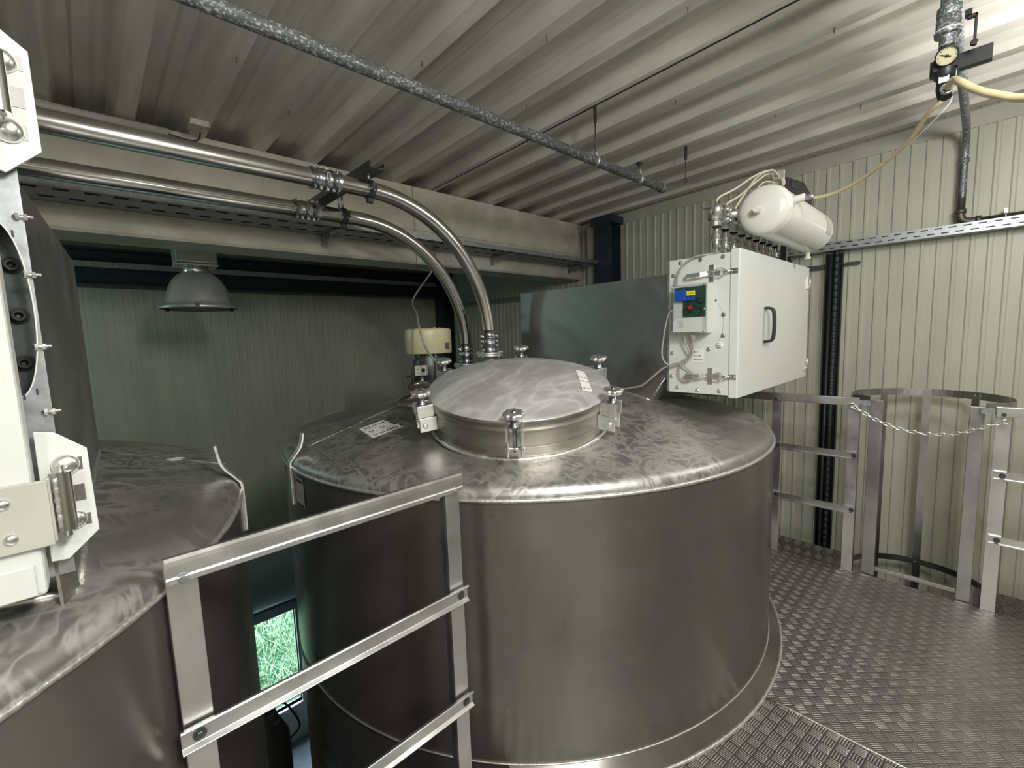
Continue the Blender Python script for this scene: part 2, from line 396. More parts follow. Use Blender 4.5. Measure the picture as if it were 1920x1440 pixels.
# ================================================================== THE SETTING
XW, YB = 4.10, 5.73          # right wall plane, back wall plane
FZ = -3.48                   # ground floor
def cz(y): return 2.70 + 0.033*(3.05-y)     # underside of the roof ribs, sheet falls to the back
def wall_profile(L0, L1, pitch=0.0775, d=0.007):
    out = []; y = L0
    while y < L1:
        out += [(y, 0), (y+pitch*0.60, 0), (y+pitch*0.70, -d), (y+pitch*0.88, -d), (y+pitch*0.98, 0)]
        y += pitch
    out.append((y, 0)); return out
wp = wall_profile(-3.4, YB+0.02)
b = MB(); vs_ = []
for y, d in wp: vs_ += [(XW+d, y, FZ), (XW+d, y, 3.05)]
b.add(vs_, [(2*i, 2*i+2, 2*i+3, 2*i+1) for i in range(len(wp)-1)])
b.box(XW+0.002, XW+0.08, -3.4, YB, FZ, 3.05)
struct('wall_right', b, 'wall')
# back wall with a low opening to the outside
OX0, OX1, OZ0, OZ1 = 0.10, 1.575, -2.98, -1.72
b = MB()
def bw(x0, x1, z0, z1):
    pr = wall_profile(x0, x1, 0.0775, 0.0012); pr = [(min(x, x1), d) for x, d in pr]
    vv = []
    for x, d in pr: vv += [(x, YB+d, z0), (x, YB+d, z1)]
    b.add(vv, [(2*i, 2*i+1, 2*i+3, 2*i+2) for i in range(len(pr)-1)])
    b.box(x0, x1, YB+0.002, YB+0.08, z0, z1)
bw(-3.2, OX0, FZ, 3.0); bw(OX0, OX1, OZ1, 3.0); bw(OX0, OX1, FZ, OZ0); bw(OX1, XW, FZ, 3.0)
struct('wall_back', b, 'wall')
b = MB().box(-3.28, -3.2, -3.4, YB+0.08, FZ, 3.1); struct('wall_left', b, 'wall')
b = MB().box(-3.28, XW+0.08, -3.48, -3.4, FZ, 3.1); struct('wall_front', b, 'wall')
b = MB().box(-3.28, XW+0.08, -3.48, YB+0.08, FZ-0.1, FZ); struct('floor', b, 'floor')
# window opening low in the back wall
b = MB()
fw_ = 0.06
b.box(OX0, OX1, YB-0.05, YB+0.06, OZ1, OZ1+0.11); b.box(OX0, OX1, YB-0.03, YB+0.06, OZ0-0.05, OZ0)
b.box(OX0-0.05, OX0, YB-0.03, YB+0.06, OZ0-0.05, OZ1+0.11); b.box(OX1, OX1+0.04, YB-0.03, YB+0.06, OZ0-0.05, OZ1+0.11)
w = struct('window_1', b, 'zinc')
g = MB().box(OX0, OX1, YB+0.03, YB+0.034, OZ0, OZ1); obj('window_pane', g, 'glass', w)

# grey roller shutter drum and rail above the low opening
b = MB().lathe([(0, 0), (0.36, 0), (0.36, 3.6), (0, 3.6)], (-0.6, YB-0.37, -0.99), (1, 0, 0), 48, sharp=(1, 2)); 
sh = thing('roller_shutter', 'blue-grey rolled shutter drum above the low opening, seen in the gap between the tanks', 'shutter', (1.0, YB-0.16, -1.46)); obj('shutter_drum', b, 'shutter', sh)
obj('drum_bearer', MB().box(-0.62, 3.02, YB-0.45, YB-0.002, -0.73, -0.70), 'blue', sh)

# roof sheet: ribs run front to back
b = MB(); pitch = 0.3067; prof = []
x = 0.27-12*pitch
while x < XW+0.1:
    # narrow lower flange, side, wide upper pan with a stiffening groove
    prof += [(x-0.036, 0), (x+0.036, 0), (x+0.064, 0.082), (x+0.118, 0.082), (x+0.130, 0.070), (x+0.176, 0.070), (x+0.188, 0.082), (x+0.2447, 0.082)]
    x += pitch
prof = [(min(max(px_, -3.28), XW+0.06), pz_) for px_, pz_ in prof]
vs_ = []
YS = [-3.45, YB+0.06]
for px_, pz_ in prof:
    for y in YS: vs_.append((px_, y, cz(y)+pz_))
b.add(vs_, [(2*i, 2*i+1, 2*i+3, 2*i+2) for i in range(len(prof)-1)])
# closed upper side
b.add([(-3.28, y, cz(y)+0.13) for y in YS]+[(XW+0.06, y, cz(y)+0.13) for y in YS], [(0, 1, 3, 2)])
struct('ceiling', b, 'ceil')
b = MB()
b.prism([(XW-0.012, -3.4, cz(-3.4)-0.085), (XW-0.012, YB, cz(YB)-0.085), (XW-0.012, YB, cz(YB)+0.02), (XW-0.012, -3.4, cz(-3.4)+0.02)], (0.010, 0, 0))
struct('trim_1', b, 'trim')
# fixing screw tips poking through the roof sheet
for (x, y) in ((0.88, 1.35), (1.19, 1.75), (1.19, 1.05), (1.50, 1.30), (1.81, 1.72), (1.81, 0.85), (2.42, 1.2), (2.42, 0.5), (3.04, 0.9), (0.58, 2.2), (3.35, 0.55), (0.88, 2.5)):
    sc = MB().cyl((x, y, cz(y)-0.022), (x, y, cz(y)+0.01), 0.0022, 6)
    tag(obj('screw_tip', sc, 'bracket', None, (x, y, cz(y))), 'thin screw tip poking down through the grey roof sheet', 'screw', 'roof screw tips')
# thin dark sheet lap on the roof
b = MB().prism([(2.137-0.030, -2.0, cz(-2.0)-0.003), (2.137-0.022, -2.0, cz(-2.0)-0.003), (2.137-0.022, 3.05, cz(3.05)-0.003), (2.137-0.030, 3.05, cz(3.05)-0.003)], (0, 0, 0.003))
struct('trim_2', b, 'black')

# ---- outside ground with grass
def ground():
    b = MB()
    def fn(i, j):
        x = -2.0+7*i/30; y = YB+0.25+5.5*j/30
        return (x, y, FZ+0.15+0.42*(y-YB-0.25)+0.04*noise.noise(Vector((x*3, y*3, 0))))
    b.grid(fn, 30, 30, True)
    gr_ = obj('ground', b, 'soil'); tag(gr_, 'grassy bank outside the low opening', 'ground'); b = MB()
    for k in range(9000):
        x = random.uniform(-0.9, 3.4); y = YB+0.50+random.random()**1.2*4.4
        z = FZ+0.15+0.42*(y-YB-0.25)
        a = random.uniform(0, 2*PI); h = random.uniform(0.14, 0.36); w_ = random.uniform(0.006, 0.012); l = random.uniform(0.04, 0.30)
        dx, dy = math.cos(a), math.sin(a)
        p0 = Vector((x, y, z)); s_ = Vector((-dy, dx, 0))*w_
        p1 = p0+Vector((dx*l*0.35, dy*l*0.35, h*0.6)); p2 = p0+Vector((dx*l, dy*l, h))
        b.add([p0-s_, p0+s_, p1+s_*0.8, p1-s_*0.8, p2], [(0, 1, 2, 3), (3, 2, 4)])
    o = obj('grass', b, 'grass'); tag(o, 'bright green grass outside, seen through the low opening between the tanks', 'grass'); o['kind'] = 'stuff'
ground()

# ---- concrete beam, two precast lengths seen as one with a butt joint
b = MB()
for x0, x1 in ((-3.2, 1.937), (1.943, 4.02)):
    b.prism([(x0, 3.07, 2.135), (x0, 3.085, 2.12), (x0, 3.36, 2.12), (x0, 3.375, 2.135), (x0, 3.375, 2.699), (x0, 3.07, 2.699)], (x1-x0, 0, 0))
    b.box(x0, x1, 3.062, 3.0699, 2.375, 2.40)
tag(obj('concrete_beam', b, 'concrete', None, (0.4, 3.2, 2.12)), 'raw grey concrete beam crossing under the roof sheets behind the tanks', 'beam')

# ---- steel columns and far beam
def column(x, y, label, z0=FZ, z1=2.66):
    b = MB()
    b.box(x-0.10, x-0.088, y-0.10, y+0.10, z0, z1); b.box(x+0.078, x+0.09, y-0.10, y+0.10, z0, z1)
    b.box(x-0.09, x+0.08, y-0.005, y+0.005, z0, z1)
    t = thing('steel_column', label, 'column', (x, y, z0)); obj('column_section', b, 'blue', t)
    c = MB().box(x-0.11, x+0.09, y-0.13, y+0.13, z1-0.07, z1); obj('cap_plate', c, 'blue', t)
    return t
column(3.985, 2.70, 'dark blue steel column at the right end of the concrete beam', z1=2.69)
struct('trim_4', MB().box(3.99, 4.095, 2.845, 2.96, FZ, 2.66), 'trim')
column(3.985, 5.60, 'dark steel column in the far corner behind the cream motor cover', z1=2.60)
b = MB().box(-3.2, 3.86, 5.52, 5.68, 2.13, 2.42); b.box(-3.2, 3.86, 5.44, 5.70, 2.42, 2.44); b.box(-3.2, 3.86, 5.44, 5.70, 2.11, 2.13)
tag(obj('steel_beam', b, 'blue', None, (0, 5.6, 2.1)), 'dark steel beam along the top of the green far wall', 'beam')

# ================================================================== CABLE TRAYS
def tray_x(name, x0, x1, y0, y1, z, h, label, group=None):
    t = thing(name, label, 'cable tray', ((x0+x1)/2, y0, z), group)
    obj('tray_bottom', MB().box(x0, x1, y0, y1, z, z+0.0015), 'slotX', t)
    obj('tray_dark_fill', MB().box(x0+0.02, x1-0.02, y0+0.01, y1-0.01, z+0.003, z+0.015), 'cblack', t)  # dark filler box added so the slots look shaded
    s = MB().box(x0, x1, y0-0.0015, y0, z, z+h); s.box(x0, x1, y0, y0+0.012, z+h-0.0015, z+h)
    obj('side_rail', s, 'zinc', t)
    s = MB().box(x0, x1, y1, y1+0.0015, z, z+h); obj('side_rail', s, 'zinc', t)
    return t
t = tray_x('cable_tray', -3.1, 3.95, 2.76, 3.050, 2.238, 0.035, 'galvanised slotted cable tray along the face of the concrete beam')
for x in (1.231, 2.725, 3.80):
    b = MB().box(x-0.02, x+0.02, 2.80, 3.0615, 2.233, 2.2375); b.box(x-0.02, x+0.02, 3.0575, 3.0615, 2.17, 2.233); b.box(x-0.02, x-0.016, 2.90, 3.06, 2.20, 2.233)
    obj('tray_bracket', b, 'zinc', t)
t = tray_x('cable_tray', -3.0, 3.70, 5.40, 5.51, 2.26, 0.05, 'slotted cable tray in front of the dark far beam, behind the hanging lamp')
for x in (-0.5, 0.9, 2.3): obj('tray_bracket', MB().box(x-0.02, x+0.02, 5.38, 5.52, 2.235, 2.259), 'bracket', t)
def tray_y(x0, x1, y0, y1, z, h, label):
    t = thing('cable_tray', label, 'cable tray', (x0, (y0+y1)/2, z))
    obj('tray_bottom', MB().box(x0, x1, y0, y1, z, z+0.0015), 'slotY', t)
    obj('tray_dark_fill', MB().box(x0+0.002, x1-0.01, y0+0.02, y1-0.02, z+0.003, z+h-0.004), 'cblack', t)  # black filler added behind the slots to darken them
    s = MB().box(x0-0.0015, x0, y0, y1, z, z+h); obj('side_rail', s, 'slotV', t, label='side rail punched with staggered slots')
    s = MB().box(x0, x0+0.012, y0, y1, z+h-0.0015, z+h); s.box(x1, x1+0.0015, y0, y1, z, z+h); obj('rail_lip', s, 'zinc', t)
    return t
t = tray_y(3.985, 4.075, -3.2, 1.60, 2.072, 0.062, 'bright galvanised slotted cable tray along the ribbed right wall')
for y in (1.09,):
    b = MB().box(3.98, 4.088, y-0.015, y+0.015, 2.055, 2.0715); b.box(4.06, 4.088, y-0.03, y+0.03, 1.90, 2.055); obj('tray_bracket', b, 'bracket', t)
tray_y(3.985, 4.075, 3.45, 5.42, 1.975, 0.05, 'slotted cable tray on the far part of the right wall, behind the bent pipes')

# ---- black vertical cable riser on the right wall
t = thing('cable_riser', 'black vertical channel with a shiny corrugated conduit on the right wall', 'cable riser', (4.05, 0.77, FZ))
b = MB().box(4.045, 4.085, 0.726, 0.730, FZ, 2.06); b.box(4.045, 4.085, 0.824, 0.828, FZ, 2.06); b.box(4.083, 4.087, 0.726, 0.828, FZ, 2.06)
obj('channel', b, 'black', t)
pr = []; z = FZ+0.02
while z < 2.05:
    pr += [(0.013, z), (0.018, z+0.02), (0.018, z+0.034), (0.013, z+0.05)]; z += 0.05
obj('conduit', MB().lathe(pr, (4.055, 0.765, 0), (0, 0, 1), 12), 'dark', t)
b = MB().tube([(4.05, 0.80, FZ+0.02), (4.05, 0.80, 2.05)], 0.011, 10); obj('cable', b, 'cblack', t)
b = MB()
b.box(4.06, 4.09, 0.84, 1.08, 1.955, 1.985); obj('support_arm', b, 'bracket', t)
b = MB(); b.box(4.06, 4.09, 0.63, 0.715, 1.965, 1.985); obj('support_arm', b, 'bracket', t)

# ================================================================== PLATFORM
tc = Vector((1.945, 1.945)); tl = Vector((-1.073, 1.897)); RB = 1.405; RL = 1.445; YD = 1.02; XD = 3.352
def arc(c, r, a0, a1, n=40): return [(c.x+r*math.cos(a0+(a1-a0)*k/n), c.y+r*math.sin(a0+(a1-a0)*k/n)) for k in range(n+1)]
aR = math.asin((YD-tc.y)/RB); aL = math.asin((YD-tl.y)/RL)
XS = 1.92; aS = -math.acos((XS-tc.x)/RB)
ptsB = [(XS, -3.35), (XD, -3.35), (XD, 1.945)] + arc(tc, RB, 0, aS)
ptsA = [(-3.15, -3.35), (XS-0.004, -3.35)] + arc(tc, RB, aS-0.004, -PI-aR) + arc(tl, RL, aL, -PI-aL) + [(-3.15, YD)]
def deck(pts, z0, z1):
    b = MB().prism([(x, y, z0) for x, y in pts], (0, 0, z1-z0)); return b
tag(obj('deck_plate', deck(ptsA, -0.05, 0.0), 'treadA', None, (0, -1, 0)), 'bright aluminium tread plate flooring in front of the round tank', 'floor plate')
tag(obj('deck_plate', deck(ptsB, -0.05, 0.0), 'treadB', None, (2.6, -1, 0)), 'worn grey tread plate flooring running to the ladder opening at right', 'floor plate')
b = MB().tube([(XS-0.002, y, 0.001) for y in [k*0.05-3.3 for k in range(77)]], 0.004, 6); struct('trim_3', b, 'weld')
def kick(y0, y1, label):
    b = MB().box(3.345, 3.351, y0, y1, 0.0005, 0.105)
    tag(obj('kick_board', b, 'treadK', None, (3.35, (y0+y1)/2, 0)), label, 'kick board')
kick(0.485, 1.88, 'dark tread plate kick board left of the ladder opening')
kick(-3.2, -0.045, 'dark tread plate kick board right of the ladder opening')

# ================================================================== TANKS
def tank(c, R, zr, s, label, prefix, smear='roof'):
    cx, cy = c
    t = thing('storage_tank', label, 'tank', (cx, cy, FZ))
    ck = 0.045     # knuckle
    obj('shell', MB().lathe([(0, FZ+0.02), (R, FZ+0.02), (R, zr-0.004)], (cx, cy, 0), seg=160, sharp=(1,)), 'shell', t)
    z0 = zr+0.05; r0 = R-ck
    pr = [(R-0.001, zr)]
    for k in range(1, 7):
        a = PI/2*k/6*0.85; pr.append((R-ck+ck*math.cos(a), zr+0.047*math.sin(a)))
    zt = zr+0.05+0.002
    pr += [(r0-0.02, zt+s*0.02-0.0005)]
    for k in range(1, 9): rr = (r0-0.02)*(1-k/8); pr.append((rr, zt+s*(r0-rr)))
    obj('cone_roof', MB().lathe(pr, (cx, cy, 0), seg=160), smear, t)
    obj('rim_weld', MB().ring((cx, cy, zr-0.002), R+0.001, 0.007, 220, 8, bumpy=0.18), 'weld', t)
    return t, zt, r0
tankR, zt, r0 = tank((1.945, 1.945), 1.345, 1.008, 0.24, 'large round stainless steel tank with a bolted manway, in the middle', 'r')
def cone_z(x, y, c=tc, z0=zt, r=r0, s=0.24): return z0+s*(r-math.hypot(x-c[0], y-c[1]))
# foot ring where the tank passes the deck
obj('deck_collar', MB().lathe([(1.3455, 0.055), (1.352, 0.050), (1.398, 0.004)], (1.945, 1.945, 0), seg=120, a0=-PI-aR, a1=0.1), 'shell', tankR)
obj('seam_weld', MB().ring((1.945, 1.945, 0.054), 1.347, 0.0035, 200, 6, bumpy=0.1), 'weld', tankR)
dw = [-PI-aR+(0.1+PI+aR)*k/200 for k in range(201)]
obj('deck_weld', MB().tube([(1.945+1.400*math.cos(a), 1.945+1.400*math.sin(a), 0.004) for a in dw], [0.008*random.uniform(.8, 1.2) for a in dw], 6), 'weld', tankR)
# roof seam
b = MB().tube([(0.70+0.06*k, 2.10+0.008*k, cone_z(0.70+0.06*k, 2.10+0.008*k)+0.0005) for k in range(11)], 0.0022, 6); obj('roof_seam', b, 'roof', tankR)
b = MB().tube([(2.10-0.055*k, 1.176-0.042*k, cone_z(2.10-0.055*k, 1.176-0.042*k)+0.0005) for k in range(6)], 0.002, 6); obj('roof_seam', b, 'roof', tankR)
# housing plate box for the filter, welded on the roof
hp = [(2.10, 1.172, 1.165), (2.10, 1.088, 1.30), (2.10, 1.072, 1.30), (2.10, 1.072, 1.812), (2.10, 2.10, 1.812), (2.10, 2.10, 1.30)]
obj('filter_housing', MB().prism(hp, (0.80, 0, 0)), 'plate', tankR, bevel=0.003, label='tall dull grey stainless steel box welded on the tank roof')
b = MB()
b.tube([(2.097, 1.172+0.0235*k, cone_z(2.097, 1.172+0.0235*k)+0.002) for k in range(40)], [0.005*(1+random.uniform(-.2, .2)) for k in range(40)], 6)
b.tube([(2.098, 1.172, 1.19), (2.098, 1.088, 1.302)], 0.004, 6)
obj('housing_weld', b, 'weld', tankR)
# lifting lug and nameplate
def lug(root, c, R, ang, zb, zt_, lean, flip=1):
    u = Vector((math.cos(ang), math.sin(ang), 0)); w_ = Vector((-math.sin(ang), math.cos(ang), 0))
    cc = Vector((c[0], c[1], 0)); pts = []
    b = MB(); path = [(R+0.004, zb), (R+0.004, zr_lug+0.005), (R-0.012, zr_lug+0.04), (R-0.045, zr_lug+0.085), (R-0.058, zt_)]
    n = len(path); vs2 = []
    sp = smoothpath([cc+u*r+Vector((0, 0, z)) for r, z in path], 5)
    for p in sp:
        for du, dw in ((0, -0.02), (0.007, -0.02), (0.007, 0.02), (0, 0.02)): vs2.append(p+u*du+w_*dw)
    fs = []
    for i in range(len(sp)-1):
        for k in range(4): fs.append((i*4+k, i*4+(k+1) % 4, (i+1)*4+(k+1) % 4, (i+1)*4+k))
    fs += [(3, 2, 1, 0), tuple((len(sp)-1)*4+k for k in range(4))]
    b.add(vs2, fs)
    obj('lifting_lug', b, 'cast', root)
    wb = MB().tube([cc+u*(R+0.002)+w_*(-0.022*flip)+Vector((0, 0, zb+k*(zr_lug-zb)/14)) for k in range(15)], [0.004*random.uniform(.8, 1.3) for k in range(15)], 6)
    obj('lug_weld', wb, 'weld', root)
zr_lug = 1.008
lug(tankR, tc, 1.345, math.atan2(2.045-1.945, 0.600-1.945), 0.845, 1.15, 0, -1)
def curved_plate(c, R, a0, a1, z0, z1, thick=0.002):
    b = MB(); n = 6
    def fn(i, j): a = a0+(a1-a0)*i/n; return (c[0]+(R+thick)*math.cos(a), c[1]+(R+thick)*math.sin(a), z0 if j == 0 else z1)
    b.grid(fn, n, 1); return b
an = [math.atan2(y-1.945, 0.600-1.945) for y in (1.985, 1.895)]
an = [a if a > 0 else a+2*PI for a in an]
obj('nameplate', curved_plate(tc, 1.346, an[0], an[1], 0.858, 0.982), 'jbox', tankR, label='small rectangular metal nameplate beside the lifting lug')
obj('nameplate_band', curved_plate(tc, 1.3475, an[0]+0.004, an[1]-0.004, 0.962, 0.974), 'ink', tankR)
obj('nameplate_band', curved_plate(tc, 1.3475, an[0]+0.004, an[1]-0.004, 0.862, 0.870), 'ink', tankR)

# ---- manway on the sloping roof
s_ = 0.24
e_ = Vector((math.sqrt(.5), math.sqrt(.5), 0)); nrm = Vector((-s_*e_.x, -s_*e_.y, 1)).normalized()
A_ = Vector((e_.x, e_.y, s_)).normalized(); B_ = nrm.cross(A_)
P0 = Vector((1.371, 1.400, 1.180))
def MW(a, b_, n_): return P0+A_*a+B_*b_+nrm*n_
RC = 0.378
obj('manway_collar', MB().lathe([(RC, -0.03), (RC, 0.045), (RC+0.005, 0.049), (RC+0.003, 0.055), (RC+0.003, 0.115)], P0, nrm, 120, sharp=(1, 3)), 'collar', tankR)
obj('manway_weld', MB().ring(MW(0, 0, 0.002), RC+0.006, 0.008, 160, 8, nrm, 0.2), 'weld', tankR)
lid = obj('manway_lid', MB().lathe([(0.374, 0.116), (0.387, 0.117), (0.389, 0.120), (0.389, 0.155), (0.385, 0.160), (0.372, 0.163), (0.33, 0.178), (0.25, 0.198), (0.15, 0.211), (0.06, 0.217), (0, 0.218)], P0, nrm, 120, sharp=(3,)), 'lid', tankR, label='dusty domed manway lid with swirled wipe marks')
band = obj('lid_rim', MB().lathe([(0.3895, 0.119), (0.391, 0.121), (0.391, 0.155), (0.3895, 0.157)], P0, nrm, 120), 'collar', lid)
def lid_h(r): return 0.218-0.055*(r/0.38)**2.0
lb = text_mb('EIIIHHIIN', 0.056, MW(-0.175, -0.290, 0), A_, B_, 0.002, 0.95)
LP = [(0.0, 0.218), (0.06, 0.217), (0.15, 0.211), (0.25, 0.198), (0.33, 0.178), (0.372, 0.163), (0.39, 0.155)]
for iv, vv0 in enumerate(lb.v):
    lc = vv0-P0; rr_ = math.hypot(lc.dot(A_), lc.dot(B_))
    for (ra, ha), (rb, hb0) in zip(LP[:-1], LP[1:]):
        if rr_ <= rb: break
    lb.v[iv] = vv0+nrm*(ha+(hb0-ha)*(rr_-ra)/(rb-ra)+0.0005)
obj('lid_lettering', lb, 'paper', lid, label='raised bright letters on the lid')
# clamps with star knobs
def knob_mb(o, ax, r, h):
    b = MB(); n = 56; ax = Vector(ax).normalized(); o = Vector(o)
    ref = Vector((1, 0, 0)); u = (ref-ax*ref.dot(ax)).normalized(); w_ = ax.cross(u); rings = [(0.40, -0.35), (0.42, 0.0), (0.80, 0.08), (0.95, 0.25), (1.0, 0.5), (0.97, 0.78), (0.90, 0.93), (0.78, 1.0), (0.36, 1.03), (0.30, 0.95), (0.0, 0.95)]
    vs2 = []
    for fr, fh in rings:
        for k in range(n):
            a = 2*PI*k/n; lob = 1+0.085*math.cos(8*a)*(fr > 0.5)
            vs2.append(o+ax*h*fh+(u*math.cos(a)+w_*math.sin(a))*r*max(fr, 0.001)*lob)
    fs = [(i*n+k, i*n+(k+1) % n, (i+1)*n+(k+1) % n, (i+1)*n+k) for i in range(len(rings)-1) for k in range(n)]
    fs.append(tuple(range(n))[::-1])
    return b.add(vs2, fs, True)
for k, ang in enumerate((-2, 57, 117, 178, 237, 298)):
    a = math.radians(ang); u = A_*math.cos(a)+B_*math.sin(a); w_ = nrm.cross(u)
    Mx = Matrix((( u.x, w_.x, nrm.x, P0.x), (u.y, w_.y, nrm.y, P0.y), (u.z, w_.z, nrm.z, P0.z), (0, 0, 0, 1)))
    cl = obj('lid_clamp', MB().box(0.380, 0.452, -0.028, -0.021, 0.045, 0.105, Mx).box(0.380, 0.452, 0.021, 0.028, 0.045, 0.105, Mx), 'cast', tankR, bevel=0.003)
    b = MB().box(0.390, 0.456, -0.031, -0.022, 0.108, 0.158, Mx).box(0.390, 0.456, 0.022, 0.031, 0.108, 0.158, Mx).box(0.392, 0.40, -0.03, 0.03, 0.12, 0.158, Mx)
    obj('lid_fork', b, 'cast', cl, bevel=0.002)
    b = MB().cyl(MW(0, 0, 0)+u*0.428+nrm*0.06, MW(0, 0, 0)+u*0.428+nrm*0.215, 0.0075, 12)
    b.lathe([(0.0, 0.155), (0.020, 0.155), (0.020, 0.160), (0.013, 0.163), (0.013, 0.185), (0, 0.185)], P0+u*0.428, nrm, 24)
    obj('swing_bolt', b, 'coupling', cl)
    obj('star_knob', knob_mb(P0+u*0.428+nrm*0.190, nrm, 0.037, 0.021), 'cast', cl)
    b = MB().cyl(P0+u*0.430+nrm*0.072-w_*0.036, P0+u*0.430+nrm*0.072+w_*0.036, 0.006, 12)
    for sgn in (-1, 1): b.lathe([(0, 0), (0.009, 0), (0.009, 0.006), (0, 0.006)], P0+u*0.430+nrm*0.072+w_*0.029*sgn, w_*sgn, 14)
    obj('hinge_pin', b, 'cast', cl)
# two dusty hinge discs at the left of the lid
for (da, db, dn, rr) in ((0.17, 0.475, 0.098, 0.052), (0.045, 0.475, 0.075, 0.064)):
    b = MB().lathe([(0, 0), (rr, 0), (rr, 0.008), (rr-0.003, 0.010), (rr*0.45, 0.010), (rr*0.40, 0.005), (0, 0.005)], MW(da, db, dn), nrm, 40, sharp=(1, 2, 4))
    b.box(da-0.03, da+0.03, 0.37, db, dn, dn+0.006, Matrix((( A_.x, B_.x, nrm.x, P0.x), (A_.y, B_.y, nrm.y, P0.y), (A_.z, B_.z, nrm.z, P0.z), (0, 0, 0, 1))))
    b.cyl(MW(da, db, dn), MW(da, db, -0.01), 0.012, 14)
    obj('hinge_disc', b, 'collar', tankR)

# ---- strips of marked tape on the roof
t = thing('tape_label', 'three white tape strips with handwriting stuck on the big tank roof', 'label', (0.95, 1.93, cone_z(0.95, 1.93)))
def onc(x, y, h=0.0012): return Vector((x, y, cone_z(x, y)+h))
q0, q1, q2 = Vector((0.911, 2.027)), Vector((1.035, 2.005)), Vector((0.878, 1.818))
du = (q1-q0); dv = (q2-q0)
words = ['SILO 16', 'N . 15', 'WEIZEN 3']
for i in range(3):
    f0, f1 = i/3+0.01, (i+1)/3-0.015; e = (0.95, 0.98, 1.12)[i]
    cs = [q0+dv*f0, q0+du*e+dv*f0, q0+du*(e-0.03)+dv*(f0+f1)/2, q0+du*(e+0.03)+dv*f1, q0+dv*f1]
    b = MB(); b.prism([onc(c.x, c.y) for c in cs], (0, 0, 0.0004)); o = obj('tape_strip', b, 'paper', t)
    dd = onc(*(q0+du))-onc(*q0); vv = onc(*(q0+dv*f0))-onc(*(q0+dv*f1))
    tx = text_mb(words[i], 0.034, onc(*(q0+du*0.10+dv*(f1-0.07)), 0.0024), dd, vv, 0.0002, 0.9)
    obj('handwriting', tx, 'ink', o)

# ---- left tank
tankL, ztL, r0L = tank((-1.073, 1.897), 1.42, 1.084, 0.22, 'stainless steel tank cut off by the left edge of the view', 'l')
def cone_zL(x, y): return ztL+0.22*(r0L-math.hypot(x-tl.x, y-tl.y))
zr_lug = 1.084
lug(tankL, tl, 1.42, math.atan2(1.62-1.897, 0.322+1.073), 0.95, 1.235, 0, 1)
b = MB().tube([(-0.01, 1.055, cone_zL(-0.01, 1.055)+.001)]+[( -0.045+0.05*k, 2.06-0.06*k, cone_zL(-0.045+0.05*k, 2.06-0.06*k)+0.0005) for k in range(0)]+[(0.30, 2.02, cone_zL(0.30, 2.02)+.001)], 0.0001, 4)
b = MB().tube([(0.0+0.04*k, 2.05-0.032*k, cone_zL(0.04*k, 2.05-0.032*k)+0.0004) for k in range(9)], 0.002, 6)
obj('roof_seam', b, 'roof', tankL)
# its filter housing
hl = [(-0.047, 1.05, 1.10), (0.007, 2.10, 1.12), (0.007, 2.10, 1.838), (-0.047, 1.05, 1.812)]
obj('filter_housing', MB().prism(hl, (-0.82, 0.04, 0)), 'plate', tankL, bevel=0.003, label='dull grey stainless steel box welded on the tank roof')
b = MB().tube([(-0.045+0.0052*k+0.002, 1.05+0.105*k, cone_zL(-0.045+0.0052*k, 1.05+0.105*k)+0.003) for k in range(11)], 0.006, 6)
b.tube([(-0.040, 1.03, cone_zL(-0.04, 1.03)), (-0.06, 1.025, cone_zL(-0.06, 1.025)), (-0.3, 1.02, cone_zL(-0.3, 1.02)+0.0)], 0.007, 6)
obj('housing_weld', b, 'weld', tankL)
# torn note
t = thing('paper_note', 'small torn white note stuck on the left tank roof', 'label', (0.19, 1.90, cone_zL(0.19, 1.90)))
pp = [(0.160, 1.865), (0.200, 1.925), (0.222, 1.915), (0.214, 1.895), (0.200, 1.862), (0.178, 1.850)]
o = obj('note_paper', MB().prism([(x, y, cone_zL(x, y)+0.0015) for x, y in pp], (0, 0, 0.0005)), 'paper', t)
obj('scribble', text_mb('14 8', 0.02, (0.178, 1.868, cone_zL(0.178, 1.868)+0.0026), (0.35, 0.94, -0.12), (-0.94, 0.35, 0.15), 0.0001), 'ink', o)

# ================================================================== RIGHT FILTER CABINET
t = thing('filter_cabinet', 'light grey enamel filter cabinet with latched door on the big tank, right', 'cabinet', (2.65, 0.92, 1.24))
body = obj('cabinet_body', MB().box(2.095, 3.19, 0.805, 1.055, 1.245, 1.865), 'white', t, bevel=0.004)
obj('end_plate', MB().box(2.083, 2.0945, 0.777, 1.060, 1.238, 1.872), 'white', t, bevel=0.002)
obj('gasket', MB().box(2.083, 3.19, 1.0605, 1.071, 1.240, 1.870), 'zinc', t)
door = obj('cabinet_door', MB().box(2.078, 3.20, 0.737, 0.776, 1.228, 1.884), 'white', t, bevel=0.004)
b = MB()
hpth = smoothpath([(2.42, 0.737, 1.632), (2.42, 0.712, 1.630), (2.42, 0.698, 1.612), (2.42, 0.694, 1.55), (2.42, 0.698, 1.49), (2.42, 0.712, 1.472), (2.42, 0.737, 1.470)], 5)
vv = []
for i, p in enumerate(hpth):
    tn = (hpth[min(i+1, len(hpth)-1)]-hpth[max(i-1, 0)]).normalized(); nn = Vector((1, 0, 0)).cross(tn)
    for sx_, sn in ((-0.013, -0.006), (0.013, -0.006), (0.013, 0.006), (-0.013, 0.006)): vv.append(p+Vector((sx_, 0, 0))+nn*sn)
b.add(vv, [(i*4+k, i*4+(k+1) % 4, (i+1)*4+(k+1) % 4, (i+1)*4+k) for i in range(len(hpth)-1) for k in range(4)]+[(3, 2, 1, 0), tuple((len(hpth)-1)*4+k for k in range(4))])
obj('door_handle', b, 'black', door, label='black plastic grab handle', bevel=0.002)
